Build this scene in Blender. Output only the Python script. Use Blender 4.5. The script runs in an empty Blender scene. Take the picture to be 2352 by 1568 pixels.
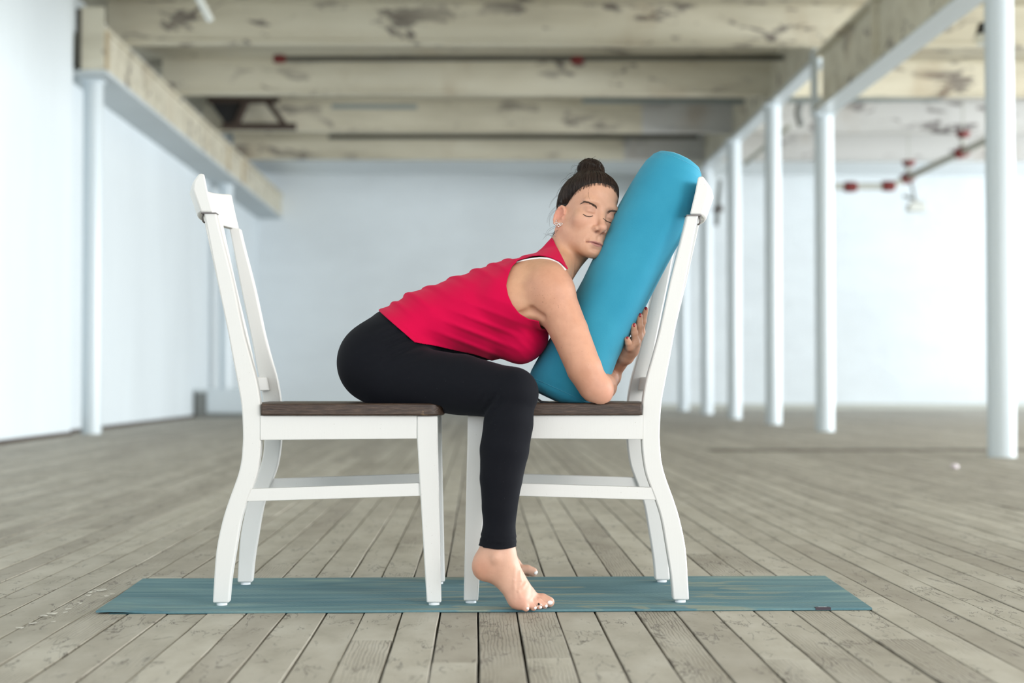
import bpy, bmesh, math, random
import numpy as np
from mathutils import Vector, Matrix
from mathutils.bvhtree import BVHTree

random.seed(7)
rng = np.random.default_rng(7)
scene = bpy.context.scene
COL = scene.collection

# ------------------------------------------------------------------ camera
CAM_H = 0.525
FPX = 3800.0
YAW, PITCH = math.atan(76 / FPX), math.atan(91 / FPX)
cam_data = bpy.data.cameras.new('camera')
cam_data.sensor_width = 36.0
cam_data.lens = FPX / 2352 * 36
cam_data.clip_end = 200
cam_data.dof.use_dof = True
cam_data.dof.focus_distance = 3.93
cam_data.dof.aperture_fstop = 2.5
cam = bpy.data.objects.new('camera', cam_data)
cam.location = (0, 0, CAM_H)
cam.rotation_euler = (math.pi / 2 + PITCH, 0, -YAW)
COL.objects.link(cam)
scene.camera = cam

# ------------------------------------------------------------------ world, lights, exposure
world = bpy.data.worlds.new('world')
scene.world = world
world.use_nodes = True
wn = world.node_tree
wn.nodes['Background'].inputs[0].default_value = (0.90, 0.96, 1.0, 1)
wn.nodes['Background'].inputs[1].default_value = 1.52


def area(name, loc, target, sx, sy, power, color=(1, 1, 1)):
    l = bpy.data.lights.new(name, 'AREA')
    l.shape = 'RECTANGLE'
    l.size, l.size_y = sx, sy
    l.energy = power
    l.color = color
    o = bpy.data.objects.new(name, l)
    o.location = loc
    o.rotation_euler = (Vector(target) - Vector(loc)).to_track_quat('-Z', 'Y').to_euler()
    COL.objects.link(o)
    return o


area('window_light_front', (4.2, -1.6, 2.0), (0.1, 4.0, 0.8), 2.4, 2.2, 120, (1.0, 0.975, 0.94))
for yy, pw in ((7.0, 1150), (14.0, 850), (21.0, 420)):
    area('window_light_side', (17.0, yy, 2.1), (-4.0, yy, 1.8), 6.0, 3.2, pw, (0.94, 0.975, 1.0))
scene.view_settings.view_transform = 'Standard'
scene.view_settings.look = 'None'
scene.view_settings.gamma = 1.0
scene.view_settings.use_curve_mapping = False
scene.view_settings.exposure = 0.60

# ------------------------------------------------------------------ helpers
_cr = Matrix.Rotation(-YAW, 3, 'Z') @ Matrix.Rotation(math.pi / 2 + PITCH, 3, 'X')
CR = np.array(_cr)
CP = np.array([0, 0, CAM_H])


def ray(px, py):
    return CR @ np.array([(px - 1176) / FPX, -(py - 784) / FPX, -1.0])


def at(px, py, Y):
    """the world point at depth Y that the photograph shows at (px, py)"""
    d = ray(px, py)
    return CP + d * (Y / d[1])


def ground(px, py, z=0.0):
    d = ray(px, py)
    return CP + d * ((z - CAM_H) / d[2])


def link(o, parent=None):
    COL.objects.link(o)
    if parent is not None:
        o.parent = parent
    return o


def tag(o, label=None, cat=None, group=None, kind=None):
    if label: o['label'] = label
    if cat: o['category'] = cat
    if group: o['group'] = group
    if kind: o['kind'] = kind
    return o


def empty(name, loc=(0, 0, 0), rz=0.0):
    o = bpy.data.objects.new(name, None)
    o.location = loc
    o.rotation_euler = (0, 0, rz)
    o.empty_display_size = 0.1
    return link(o)


class MB:
    """collects verts / faces and links them as one mesh object"""

    def __init__(self):
        self.v, self.f = [], []

    def add(self, vs, fs):
        n = len(self.v)
        self.v += [tuple(map(float, p)) for p in vs]
        self.f += [tuple(i + n for i in q) for q in fs]
        return self

    def box(self, x0, x1, y0, y1, z0, z1):
        vs = [(x, y, z) for z in (z0, z1) for y in (y0, y1) for x in (x0, x1)]
        return self.add(vs, [(0, 2, 3, 1), (4, 5, 7, 6), (0, 1, 5, 4), (2, 6, 7, 3), (0, 4, 6, 2), (1, 3, 7, 5)])

    def loft(self, rings, cap=True, closed=False):
        n = len(rings[0])
        vs = [p for r in rings for p in r]
        fs = []
        m = len(rings)
        for i in range(m if closed else m - 1):
            a, b = i * n, ((i + 1) % m) * n
            for j in range(n):
                k = (j + 1) % n
                fs.append((a + j, a + k, b + k, b + j))
        if cap and not closed:
            fs.append(tuple(range(n - 1, -1, -1)))
            fs.append(tuple((m - 1) * n + j for j in range(n)))
        return self.add(vs, fs)

    def tube(self, pts, radii, n=8, cap=True, squash=None):
        pts = [Vector(p) for p in pts]
        if not hasattr(radii, '__len__'):
            radii = [radii] * len(pts)
        rings = []
        up = None
        for i, p in enumerate(pts):
            t = (pts[min(i + 1, len(pts) - 1)] - pts[max(i - 1, 0)]).normalized()
            if up is None:
                up = Vector((0, 0, 1)) if abs(t.z) < 0.9 else Vector((0, 1, 0))
            s = t.cross(up)
            if s.length < 1e-6:
                s = t.orthogonal()
            s.normalize()
            u = s.cross(t).normalized()
            up = u
            rings.append([p + (s * math.cos(a) + u * math.sin(a) * (squash or 1)) * radii[i]
                          for a in [2 * math.pi * k / n for k in range(n)]])
        return self.loft(rings, cap)

    def cyl(self, x, y, z0, z1, r, n=24):
        ring = lambda z: [(x + r * math.cos(2 * math.pi * k / n), y + r * math.sin(2 * math.pi * k / n), z) for k in range(n)]
        return self.loft([ring(z0), ring(z1)])

    def build(self, name, mat, parent=None, smooth=False, bevel=0.0, seg=2, auto=None):
        me = bpy.data.meshes.new(name)
        me.from_pydata(self.v, [], self.f)
        bm = bmesh.new()
        bm.from_mesh(me)
        bmesh.ops.recalc_face_normals(bm, faces=bm.faces)
        bm.to_mesh(me)
        bm.free()
        o = bpy.data.objects.new(name, me)
        if mat:
            me.materials.append(mat)
        if bevel:
            b = o.modifiers.new('bevel', 'BEVEL')
            b.width, b.segments, b.limit_method, b.angle_limit = bevel, seg, 'ANGLE', math.radians(40)
        if smooth or bevel:
            me.polygons.foreach_set('use_smooth', [True] * len(me.polygons))
            if auto is None:
                auto = 35 if (bevel or not smooth) else None
            if auto:
                try:
                    me.set_sharp_from_angle(angle=math.radians(auto))
                except Exception:
                    pass
        return link(o, parent)


def mesh_np(name, V, F, mat, parent=None, attr=None):
    me = bpy.data.meshes.new(name)
    me.vertices.add(len(V))
    me.vertices.foreach_set('co', np.asarray(V, np.float32).ravel())
    F = np.asarray(F, np.int32)
    n, k = F.shape
    me.loops.add(n * k)
    me.loops.foreach_set('vertex_index', F.ravel())
    me.polygons.add(n)
    me.polygons.foreach_set('loop_start', np.arange(0, n * k, k, dtype=np.int32))
    me.polygons.foreach_set('use_smooth', np.ones(n, bool))
    me.update(calc_edges=True)
    me.validate()
    if attr is not None:
        ca = me.color_attributes.new('tint', 'FLOAT_COLOR', 'POINT')
        full = np.ones((len(V), 4), np.float32)
        full[:, :3] = attr
        ca.data.foreach_set('color', full.ravel())
    me.materials.append(mat)
    return link(bpy.data.objects.new(name, me), parent)


# ------------------------------------------------------------------ materials
class NT:
    def __init__(self, name):
        self.m = bpy.data.materials.new(name)
        self.m.use_nodes = True
        self.t = self.m.node_tree
        self.b = self.t.nodes['Principled BSDF']

    def n(self, kind, **kw):
        nd = self.t.nodes.new('ShaderNode' + kind)
        for k, v in kw.items():
            if k.startswith('i_'):
                key = k[2:]
                nd.inputs[int(key) if key.isdigit() else key].default_value = v
            else:
                setattr(nd, k, v)
        return nd

    def l(self, a, b):
        self.t.links.new(a, b)

    def s(self, **kw):
        for k, v in kw.items():
            self.b.inputs[k.replace('_', ' ')].default_value = v

    def pos(self, scale=(1, 1, 1), kind='world', rot=(0, 0, 0)):
        if kind == 'world':
            src = self.n('NewGeometry').outputs['Position']
        else:
            src = self.n('TexCoord').outputs['Object']
        mp = self.n('Mapping')
        mp.inputs['Scale'].default_value = scale
        mp.inputs['Rotation'].default_value = rot
        self.l(src, mp.inputs[0])
        return mp.outputs[0]

    def noise(self, vec, scale, detail=4, rough=0.55, dist=0.0):
        nd = self.n('TexNoise')
        nd.inputs['Scale'].default_value = scale
        nd.inputs['Detail'].default_value = detail
        nd.inputs['Roughness'].default_value = rough
        nd.inputs['Distortion'].default_value = dist
        self.l(vec, nd.inputs['Vector'])
        return nd.outputs['Fac']

    def ramp(self, fac, stops, interp='LINEAR'):
        nd = self.n('ValToRGB')
        cr = nd.color_ramp
        cr.interpolation = interp
        while len(cr.elements) < len(stops):
            cr.elements.new(0.5)
        for e, (p, c) in zip(cr.elements, stops):
            e.position = p
            e.color = (*c, 1) if hasattr(c, '__len__') else (c, c, c, 1)
        self.l(fac, nd.inputs[0])
        return nd.outputs[0]

    def mix(self, fac, a, b, mode='MIX'):
        nd = self.n('Mix', data_type='RGBA', blend_type=mode)
        for v, i in ((fac, 0), (a, 6), (b, 7)):
            if hasattr(v, 'is_output') or hasattr(v, 'links'):
                self.l(v, nd.inputs[i])
            elif i == 0:
                nd.inputs[0].default_value = v
            else:
                nd.inputs[i].default_value = (*v, 1)
        return nd.outputs[2]

    def math(self, op, a, b=0.0):
        nd = self.n('Math', operation=op)
        for v, i in ((a, 0), (b, 1)):
            if hasattr(v, 'links'):
                self.l(v, nd.inputs[i])
            else:
                nd.inputs[i].default_value = v
        return nd.outputs[0]

    def color(self, c):
        self.l(c, self.b.inputs['Base Color'])

    def bump(self, h, strength=0.3, dist=0.01):
        nd = self.n('Bump')
        nd.inputs['Strength'].default_value = strength
        nd.inputs['Distance'].default_value = dist
        self.l(h, nd.inputs['Height'])
        self.l(nd.outputs[0], self.b.inputs['Normal'])


def plain(name, rgb, rough=0.5, metal=0.0, spec=0.5, sub=None):
    t = NT(name)
    t.s(Base_Color=(*rgb, 1), Roughness=rough, Metallic=metal, Specular_IOR_Level=spec)
    return t.m


def make_materials():
    M = {}
    # white painted chair wood
    t = NT('chair_white_paint')
    p = t.pos((6, 6, 60), 'world')
    g = t.noise(t.pos((40, 40, 4)), 6, 5)
    sp = t.ramp(t.noise(t.pos(), 260, 2), [(0.0, 0.0), (0.735, 0.0), (0.76, 1.0)])
    c = t.mix(t.math('MULTIPLY', sp, 0.45), (0.755, 0.745, 0.725), (0.33, 0.29, 0.25))
    t.color(c)
    t.s(Roughness=0.42, Specular_IOR_Level=0.4)
    t.bump(g, 0.05, 0.003)
    M['chair'] = t.m
    # dark brown seat
    t = NT('seat_dark_wood')
    w = t.noise(t.pos((6, 90, 90)), 5, 6, 0.65)
    c = t.ramp(w, [(0.25, (0.015, 0.008, 0.005)), (0.5, (0.052, 0.029, 0.019)), (0.75, (0.125, 0.080, 0.056))])
    wear = t.ramp(t.noise(t.pos((1, 1, 1)), 22, 5, 0.7), [(0.0, 0.0), (0.66, 0.0), (0.72, 1.0)])
    c = t.mix(t.math('MULTIPLY', wear, 0.6), c, (0.27, 0.17, 0.09))
    t.color(c)
    t.s(Roughness=0.42)
    t.bump(w, 0.25, 0.003)
    M['seat'] = t.m
    M['glide'] = plain('white_plastic_glide', (0.86, 0.88, 0.9), 0.35)
    M['bracket'] = plain('dark_metal_bracket', (0.16, 0.145, 0.14), 0.4, 0.8)

    # floor planks
    t = NT('weathered_floor_plank')
    ti = t.n('Attribute', attribute_name='tint').outputs['Color']
    sep = t.n('SeparateColor')
    t.l(ti, sep.inputs[0])
    geo = t.n('NewGeometry').outputs['Position']
    off = t.n('CombineXYZ')
    t.l(t.math('MULTIPLY', sep.outputs[1], 37.0), off.inputs[0])
    t.l(t.math('MULTIPLY', sep.outputs[2], 91.0), off.inputs[1])
    addv = t.n('VectorMath', operation='ADD')
    t.l(geo, addv.inputs[0]); t.l(off.outputs[0], addv.inputs[1])

    def mp(s):
        m_ = t.n('Mapping'); m_.inputs['Scale'].default_value = s
        t.l(addv.outputs[0], m_.inputs[0]); return m_.outputs[0]
    paint = t.noise(mp((7, 2.5, 1)), 1.6, 5, 0.6)
    base = t.ramp(paint, [(0.3, (0.365, 0.338, 0.283)), (0.5, (0.442, 0.414, 0.355)), (0.7, (0.505, 0.480, 0.422))])
    tone = t.n('Mix', data_type='RGBA', blend_type='MULTIPLY')
    tone.inputs[0].default_value = 1.0
    t.l(base, tone.inputs[6])
    tv = t.ramp(sep.outputs[0], [(0.0, (0.82, 0.80, 0.78)), (0.5, (0.96, 0.955, 0.94)), (1.0, (1.10, 1.10, 1.09))])
    t.l(tv, tone.inputs[7])
    c = tone.outputs[2]
    # raised grain on the boards whose paint is worn
    wv = t.n('TexWave', wave_type='BANDS', bands_direction='X')
    wv.inputs['Scale'].default_value = 42
    wv.inputs['Distortion'].default_value = 7
    wv.inputs['Detail'].default_value = 3
    wv.inputs['Detail Scale'].default_value = 1.1
    t.l(mp((1, 0.16, 1)), wv.inputs['Vector'])
    worn = t.ramp(t.math('ADD', t.math('MULTIPLY', t.noise(mp((4, 1.1, 1)), 1.3, 4), 0.75), t.math('MULTIPLY', sep.outputs[2], 0.35)), [(0.61, 0.0), (0.76, 1.0)])
    grain = t.math('MULTIPLY', t.math('MULTIPLY', t.ramp(wv.outputs['Fac'], [(0.0, 1.0), (0.34, 0.0)]), worn), 0.60)
    c = t.mix(t.math('MULTIPLY', worn, 0.30), c, (0.270, 0.235, 0.185))
    c = t.mix(grain, c, (0.130, 0.108, 0.085))
    # wandering cracks
    nz = t.noise(mp((13, 3.2, 1)), 1.5, 5, 0.6, 0.6)
    cr = t.ramp(t.math('ABSOLUTE', t.math('SUBTRACT', nz, 0.5)), [(0.0, 1.0), (0.006, 1.0), (0.014, 0.0)])
    cmask = t.ramp(t.noise(mp((9, 5, 1)), 1.0, 3), [(0.50, 0.0), (0.58, 1.0)])
    cr = t.math('MULTIPLY', cr, cmask)
    c = t.mix(t.math('MULTIPLY', cr, 0.72), c, (0.085, 0.072, 0.058))
    # dents, chips and dirt spots
    sc = t.ramp(t.noise(mp((24, 15, 1)), 1.25, 5, 0.68, 0.7), [(0.0, 1.0), (0.325, 1.0), (0.365, 0.0)])
    smask = t.ramp(t.noise(t.pos((1, 1, 1)), 2.6, 3), [(0.40, 0.25), (0.62, 1.0)])
    sc = t.math('MULTIPLY', sc, smask)
    c = t.mix(t.math('MULTIPLY', sc, 0.68), c, (0.120, 0.102, 0.080))
    pale = t.ramp(t.noise(mp((90, 70, 1)), 1.0, 2), [(0.0, 0.0), (0.76, 0.0), (0.79, 1.0)])
    c = t.mix(t.math('MULTIPLY', pale, 0.5), c, (0.62, 0.60, 0.55))
    dirt = t.ramp(t.noise(t.pos((1, 0.6, 1)), 1.1, 5, 0.6), [(0.46, 0.0), (0.7, 1.0)])
    c = t.mix(t.math('MULTIPLY', dirt, 0.28), c, (0.255, 0.225, 0.170))
    t.color(c)
    t.s(Roughness=0.62, Specular_IOR_Level=0.35)
    hh = t.math('SUBTRACT', t.math('MULTIPLY', paint, 0.5), t.math('ADD', t.math('ADD', grain, cr), sc))
    t.bump(hh, 0.5, 0.004)
    M['plank'] = t.m
    M['subfloor'] = plain('dark_subfloor', (0.020, 0.017, 0.014), 0.95, spec=0.1)

    # walls
    def wall_mat(name, col, s):
        t = NT(name)
        a = t.noise(t.pos(s), 1.0, 4, 0.6)
        t.color(t.ramp(a, [(0.3, tuple(x * 0.93 for x in col)), (0.65, col)]))
        t.s(Roughness=0.7, Specular_IOR_Level=0.2)
        t.bump(t.noise(t.pos((3, 3, 3)), 6, 4), 0.1, 0.01)
        return t.m
    M['wall_left'] = wall_mat('white_wall_paint', (0.80, 0.865, 0.90), (1, 0.9, 0.25))
    M['wall_back'] = wall_mat('white_brick_paint', (0.845, 0.893, 0.915), (0.5, 1, 1.2))
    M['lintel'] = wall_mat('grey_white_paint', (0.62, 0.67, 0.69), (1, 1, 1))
    M['column'] = plain('column_white_paint', (0.68, 0.75, 0.79), 0.28, spec=0.6)

    # ceiling timber
    def cream(name, two, gain=1.0):
        t = NT(name)
        a = t.noise(t.pos((0.5, 3, 3)), 1.0, 5, 0.6)
        c = t.ramp(a, [(p_, tuple(v * gain for v in q_)) for p_, q_ in ((0.28, (0.42, 0.39, 0.305)), (0.5, (0.535, 0.503, 0.405)), (0.72, (0.595, 0.568, 0.470)))])
        if two:
            sx = t.n('SeparateXYZ')
            t.l(t.n('NewGeometry').outputs['Position'], sx.inputs[0])
            right = t.math('MULTIPLY', t.math('GREATER_THAN', sx.outputs[0], 2.3), t.math('GREATER_THAN', sx.outputs[1], 22.0))
            c = t.mix(right, c, (0.60, 0.60, 0.58))
        peel = t.ramp(t.noise(t.pos((1.3, 3, 3.4)), 1.25, 6, 0.66, 0.5), [(0.0, 0.0), (0.565, 0.0), (0.605, 1.0)])
        peel2 = t.ramp(t.noise(t.pos((0.28, 1, 1)), 1.3, 3), [(0.40, 0.0), (0.54, 1.0)])
        pk = t.math('MULTIPLY', t.math('MULTIPLY', peel, peel2), 0.80)
        c = t.mix(pk, c, (0.115, 0.095, 0.095))
        rust = t.ramp(t.noise(t.pos((1.1, 1, 0.6)), 0.9, 4), [(0.58, 0.0), (0.72, 1.0)])
        c = t.mix(t.math('MULTIPLY', rust, 0.4), c, (0.40, 0.29, 0.17))
        t.color(c)
        t.s(Roughness=0.75, Specular_IOR_Level=0.2)
        t.bump(peel, 0.3, 0.01)
        return t.m
    M['beam'] = cream('peeling_cream_paint', True, 1.28)
    M['girder'] = cream('cream_girder_paint', False, 1.25)
    M['deck'] = cream('peeling_deck_paint', True, 1.12)
    M['pipe'] = plain('shaded_pipe_steel', (0.10, 0.095, 0.08), 0.6, 0.3)  # dark colour carries the shade below the deck and in the wall gap
    M['pipe_pale'] = plain('pale_painted_pipe', (0.50, 0.51, 0.46), 0.5)
    M['pipe_blue'] = plain('blue_grey_conduit', (0.27, 0.31, 0.31), 0.5)
    M['tan'] = plain('tan_stained_paint', (0.50, 0.41, 0.27), 0.7)
    M['strip'] = plain('dirty_floor_strip', (0.15, 0.13, 0.10), 0.8)
    M['red'] = plain('red_coupling_paint', (0.17, 0.020, 0.018), 0.6)
    M['black'] = plain('flat_black', (0.015, 0.015, 0.016), 0.7)
    M['grey'] = plain('grey_metal', (0.20, 0.21, 0.20), 0.6)
    M['rust'] = plain('rusty_steel', (0.065, 0.045, 0.036), 0.85)
    M['lamp'] = plain('pale_lamp_housing', (0.70, 0.72, 0.68), 0.5)

    # yoga mat
    t = NT('mat_rubber')
    P = t.pos((1, 1, 1), 'object')
    m1 = t.n('Mapping'); m1.inputs['Scale'].default_value = (1.1, 8, 1)
    t.l(P, m1.inputs[0])
    n1 = t.noise(m1.outputs[0], 1.5, 3, 0.55, 1.2)
    c = t.ramp(n1, [(0.30, (0.078, 0.175, 0.215)), (0.48, (0.115, 0.225, 0.258)), (0.60, (0.150, 0.265, 0.285)), (0.72, (0.215, 0.325, 0.310))])
    m2 = t.n('Mapping'); m2.inputs['Scale'].default_value = (1.5, 9, 1); m2.inputs['Location'].default_value = (3.3, 1.7, 0)
    t.l(P, m2.inputs[0])
    n2 = t.ramp(t.noise(m2.outputs[0], 1.1, 2, 0.5, 2.0), [(0.0, 0.0), (0.555, 0.0), (0.575, 1.0)])
    sx = t.n('SeparateXYZ'); t.l(P, sx.inputs[0])
    cen = t.ramp(t.math('ABSOLUTE', t.math('ADD', sx.outputs[0], -0.25)), [(0.0, 1.0), (0.30, 0.9), (0.60, 0.15)])
    c = t.mix(t.math('MULTIPLY', t.math('MULTIPLY', n2, cen), 0.8), c, (0.285, 0.315, 0.245))
    t.color(c)
    t.s(Roughness=0.72, Specular_IOR_Level=0.25)
    w1 = t.n('TexWave', wave_type='BANDS', bands_direction='DIAGONAL')
    w1.inputs['Scale'].default_value = 38
    w1.inputs['Distortion'].default_value = 3.0
    w1.inputs['Detail'].default_value = 1.0
    t.l(P, w1.inputs['Vector'])
    t.bump(t.math('ADD', w1.outputs['Fac'], t.noise(P, 240, 2)), 0.2, 0.002)
    M['mat'] = t.m
    M['mat_edge'] = plain('mat_edge_rubber', (0.050, 0.140, 0.165), 0.7)
    M['tag_dark'] = plain('dark_purple_tag', (0.050, 0.038, 0.052), 0.7)
    M['tag_white'] = plain('white_tag_print', (0.80, 0.72, 0.76), 0.6)

    # bolster cloth
    t = NT('bolster_cotton')
    P = t.pos((1, 1, 1), 'object')
    a = t.noise(P, 420, 2, 0.6)
    b = t.noise(P, 7, 3)
    c = t.ramp(b, [(0.3, (0.028, 0.262, 0.405)), (0.7, (0.042, 0.310, 0.455))])
    c = t.mix(t.math('MULTIPLY', a, 0.12), c, (0.10, 0.42, 0.56))
    t.color(c)
    t.s(Roughness=0.85, Specular_IOR_Level=0.15, Sheen_Weight=0.25)
    t.b.inputs['Sheen Tint'].default_value = (0.5, 0.85, 1.0, 1)
    t.bump(t.math('ADD', t.math('MULTIPLY', a, 0.15), b), 0.25, 0.006)
    M['bolster'] = t.m
    M['piping'] = plain('pale_blue_piping', (0.075, 0.37, 0.53), 0.8)
    M['strap'] = plain('black_strap', (0.015, 0.015, 0.018), 0.7)

    # person
    t = NT('skin')
    ti = t.n('Attribute', attribute_name='tint').outputs['Color']
    P = t.pos((1, 1, 1), 'object')
    mott = t.ramp(t.noise(P, 26, 4, 0.6), [(0.35, (0.93, 0.89, 0.87)), (0.65, (1.04, 1.03, 1.02))])
    c = t.mix(1.0, ti, mott, 'MULTIPLY')
    fr = t.ramp(t.noise(P, 230, 1, 0.4), [(0.0, 0.0), (0.69, 0.0), (0.76, 1.0)])
    fr2 = t.ramp(t.noise(P, 9, 2), [(0.45, 0.0), (0.65, 1.0)])
    al = t.n('Attribute', attribute_name='freckle').outputs['Fac']
    c = t.mix(t.math('MULTIPLY', t.math('MULTIPLY', fr, fr2), t.math('MULTIPLY', al, 0.50)), c, (0.34, 0.15, 0.085))
    t.color(c)
    t.s(Roughness=0.48, Specular_IOR_Level=0.35, Subsurface_Weight=0.12, Subsurface_Scale=0.01)
    t.b.inputs['Subsurface Radius'].default_value = (1.0, 0.35, 0.2)
    t.bump(t.math('ADD', t.noise(P, 520, 3), t.math('MULTIPLY', t.noise(P, 60, 3), 2.0)), 0.10, 0.0012)
    M['skin'] = t.m

    t = NT('hair')
    ti = t.n('Attribute', attribute_name='tint').outputs['Color']
    t.color(ti)
    t.s(Roughness=0.42, Specular_IOR_Level=0.30)
    M['hair'] = t.m

    t = NT('pink_cotton')
    P = t.pos((1, 1, 1), 'object')
    a = t.noise(P, 500, 2)
    t.color(t.mix(t.math('MULTIPLY', a, 0.15), (0.62, 0.0008, 0.055), (0.68, 0.010, 0.085)))
    t.s(Roughness=0.85, Specular_IOR_Level=0.12, Sheen_Weight=0.12)
    t.b.inputs['Sheen Tint'].default_value = (1.0, 0.4, 0.5, 1)
    t.bump(a, 0.12, 0.0008)
    M['pink'] = t.m
    t = NT('black_stretch_knit')
    P = t.pos((1, 1, 1), 'object')
    a = t.noise(P, 650, 2)
    lint = t.ramp(t.noise(P, 320, 0), [(0.0, 0.0), (0.84, 0.0), (0.87, 1.0)])
    t.color(t.mix(t.math('MULTIPLY', lint, 0.18), (0.0058, 0.0063, 0.0095), (0.10, 0.10, 0.11)))
    t.s(Roughness=0.80, Specular_IOR_Level=0.12, Sheen_Weight=0.035)
    t.b.inputs['Sheen Tint'].default_value = (0.7, 0.75, 0.9, 1)
    t.bump(a, 0.12, 0.0008)
    M['black_knit'] = t.m
    M['white_strap'] = plain('white_strap', (0.85, 0.85, 0.86), 0.7)
    M['red_nail'] = plain('red_nail_polish', (0.36, 0.006, 0.016), 0.12, spec=0.7)
    M['white_nail'] = plain('white_nail_polish', (0.86, 0.80, 0.78), 0.15, spec=0.6)
    M['silver'] = plain('silver', (0.80, 0.79, 0.77), 0.18, 1.0)
    M['dark_stone'] = plain('dark_stone', (0.02, 0.025, 0.03), 0.1)
    M['lash'] = plain('lash', (0.012, 0.008, 0.007), 0.6)
    M['flake'] = plain('white_paint_flake', (0.52, 0.50, 0.44), 0.6)
    return M


M = make_materials()

# ------------------------------------------------------------------ structure
XL, XR, YB, YF = -4.13, 11.4, 31.0, -3.0     # left wall, open right side, back wall, rear
ZD = 4.50                                    # ceiling deck

floor = MB().box(XL - 0.1, XR, YF, YB + 0.1, -0.14, -0.022).build('floor', M['subfloor'])
tag(floor, 'grey weathered plank floor with dark open joints', kind='structure')


def plank_mesh(x0, x1, y0, y1, rnd, segs=None):
    segs = segs or max(2, min(12, int((y1 - y0) / 0.22)))
    z = rnd.uniform(-0.0012, 0.0006)
    vs, fs = [], []
    for i in range(segs + 1):
        y = y0 + (y1 - y0) * i / segs
        a = x0 + 0.0017 + rnd.uniform(-0.0009, 0.0019)
        b = x1 - 0.0017 - rnd.uniform(-0.0009, 0.0019)
        zz = z + rnd.uniform(-0.0006, 0.0006)
        vs += [(a, y, -0.022), (a, y, zz - 0.0012), (a + 0.0012, y, zz), (b - 0.0012, y, zz), (b, y, zz - 0.0012), (b, y, -0.022)]
    for i in range(segs):
        p, q = i * 6, i * 6 + 6
        for j in range(5):
            fs.append((p + j, p + j + 1, q + j + 1, q + j))
    fs.append((0, 5, 4, 3, 2, 1))
    e = segs * 6
    fs.append((e, e + 1, e + 2, e + 3, e + 4, e + 5))
    return vs, fs


def build_planks():
    rnd = random.Random(11)
    boards = []
    x = XL
    while x < XR - 0.05:
        w = rnd.choice((0.082, 0.086, 0.088, 0.09, 0.094)) + rnd.uniform(-0.002, 0.002)
        y = 1.0 - rnd.uniform(0, 3.0)
        while y < YB:
            ln = rnd.uniform(1.6, 4.2)
            y1 = min(y + ln, YB)
            boards.append((x, x + w, y, y1))
            y = y1 + 0.002
        x += w

    def share(b):
        # how large the board shows: keep those inside the field of view, nearest first
        x0, x1, y0, y1 = b
        xm = (x0 + x1) / 2
        best = 0.0
        for k in range(9):
            y = y0 + (y1 - y0) * k / 8
            if y < 2.8: continue
            u = 1100 + FPX * xm / y
            if -20 < u < 2372:
                best += (y1 - y0) / 9 / y ** 3
        return best
    order = sorted(boards, key=share, reverse=True)
    big = MB()
    bigcol = []

    def col(n):
        c = (rnd.random(), rnd.random(), rnd.random())
        return [c] * n
    for i, b in enumerate(order):
        if share(b) <= 0 and (b[3] < 2.0):
            continue
        if i < 300:
            vs, fs = plank_mesh(*b, rnd)
            me = bpy.data.meshes.new('plank')
            cx, cy = (b[0] + b[1]) / 2, (b[2] + b[3]) / 2
            me.from_pydata([(v[0] - cx, v[1] - cy, v[2]) for v in vs], [], fs)
            ca = me.color_attributes.new('tint', 'FLOAT_COLOR', 'POINT')
            c = col(1)[0]
            ca.data.foreach_set('color', [k for _ in vs for k in (*c, 1.0)])
            me.materials.append(M['plank'])
            o = bpy.data.objects.new('plank', me)
            o.location = (cx, cy, 0)
            link(o, floor)
        else:
            vs, fs = plank_mesh(*b, rnd, segs=2)
            big.add(vs, fs)
            bigcol += col(len(vs))
    o = mesh = bpy.data.meshes.new('far_planks')
    mesh.from_pydata(big.v, [], big.f)
    ca = mesh.color_attributes.new('tint', 'FLOAT_COLOR', 'POINT')
    ca.data.foreach_set('color', [k for c in bigcol for k in (*c, 1.0)])
    mesh.materials.append(M['plank'])
    o = link(bpy.data.objects.new('far_planks', mesh), floor)
    o['kind'] = 'stuff'


build_planks()

# walls
wl = MB().box(XL - 0.25, XL, YF, YB + 0.25, -0.02, ZD + 0.6).box(XL - 0.01, -3.985, YF, 16.25, -0.02, ZD + 0.6).build('wall_left', M['wall_left'])
tag(wl, 'bright white painted left wall', kind='structure')
MB().box(XL, XL + 0.02, 16.25, YB, -0.02, 0.035).box(-3.99, -3.965, YF, 16.25, -0.02, 0.035).build('ledge', M['rust'], wl)
wb = MB().box(XL - 0.25, XR + 0.3, YB + 0.01, YB + 0.3, -0.02, ZD + 0.6).build('wall_back', M['wall_back'])
tag(wb, 'white painted brick wall at the far end', kind='structure')


def brickwork():
    b = MB()
    rnd = random.Random(3)
    L, H = 0.215, 0.075
    rows = int(4.6 / H)
    for r in range(rows):
        x = XL - (L / 2 if r % 2 else 0)
        while x < XR:
            x0, x1 = max(x, XL), min(x + L - 0.01, XR)
            if x1 - x0 > 0.02:
                d = rnd.uniform(0.0, 0.012)
                z0 = r * H + 0.14
                vs = [(x0, YB + 0.02, z0), (x1, YB + 0.02, z0), (x1, YB + 0.02, z0 + H - 0.01), (x0, YB + 0.02, z0 + H - 0.01),
                      (x0 + .004, YB - d, z0 + .004), (x1 - .004, YB - d, z0 + .004), (x1 - .004, YB - d, z0 + H - .014), (x0 + .004, YB - d, z0 + H - .014)]
                b.add(vs, [(4, 5, 6, 7), (0, 1, 5, 4), (1, 2, 6, 5), (2, 3, 7, 6), (3, 0, 4, 7)])
            x += L
    o = b.build('brickwork', M['wall_back'], wb)
    o['kind'] = 'stuff'


brickwork()
bb = MB().box(XL, XR, YB - 0.16, YB, -0.02, 0.10).build('baseboard_back', M['pipe_pale'], None, bevel=0.01)
tag(bb, 'pale concrete kerb along the far brick wall', kind='structure')
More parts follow.
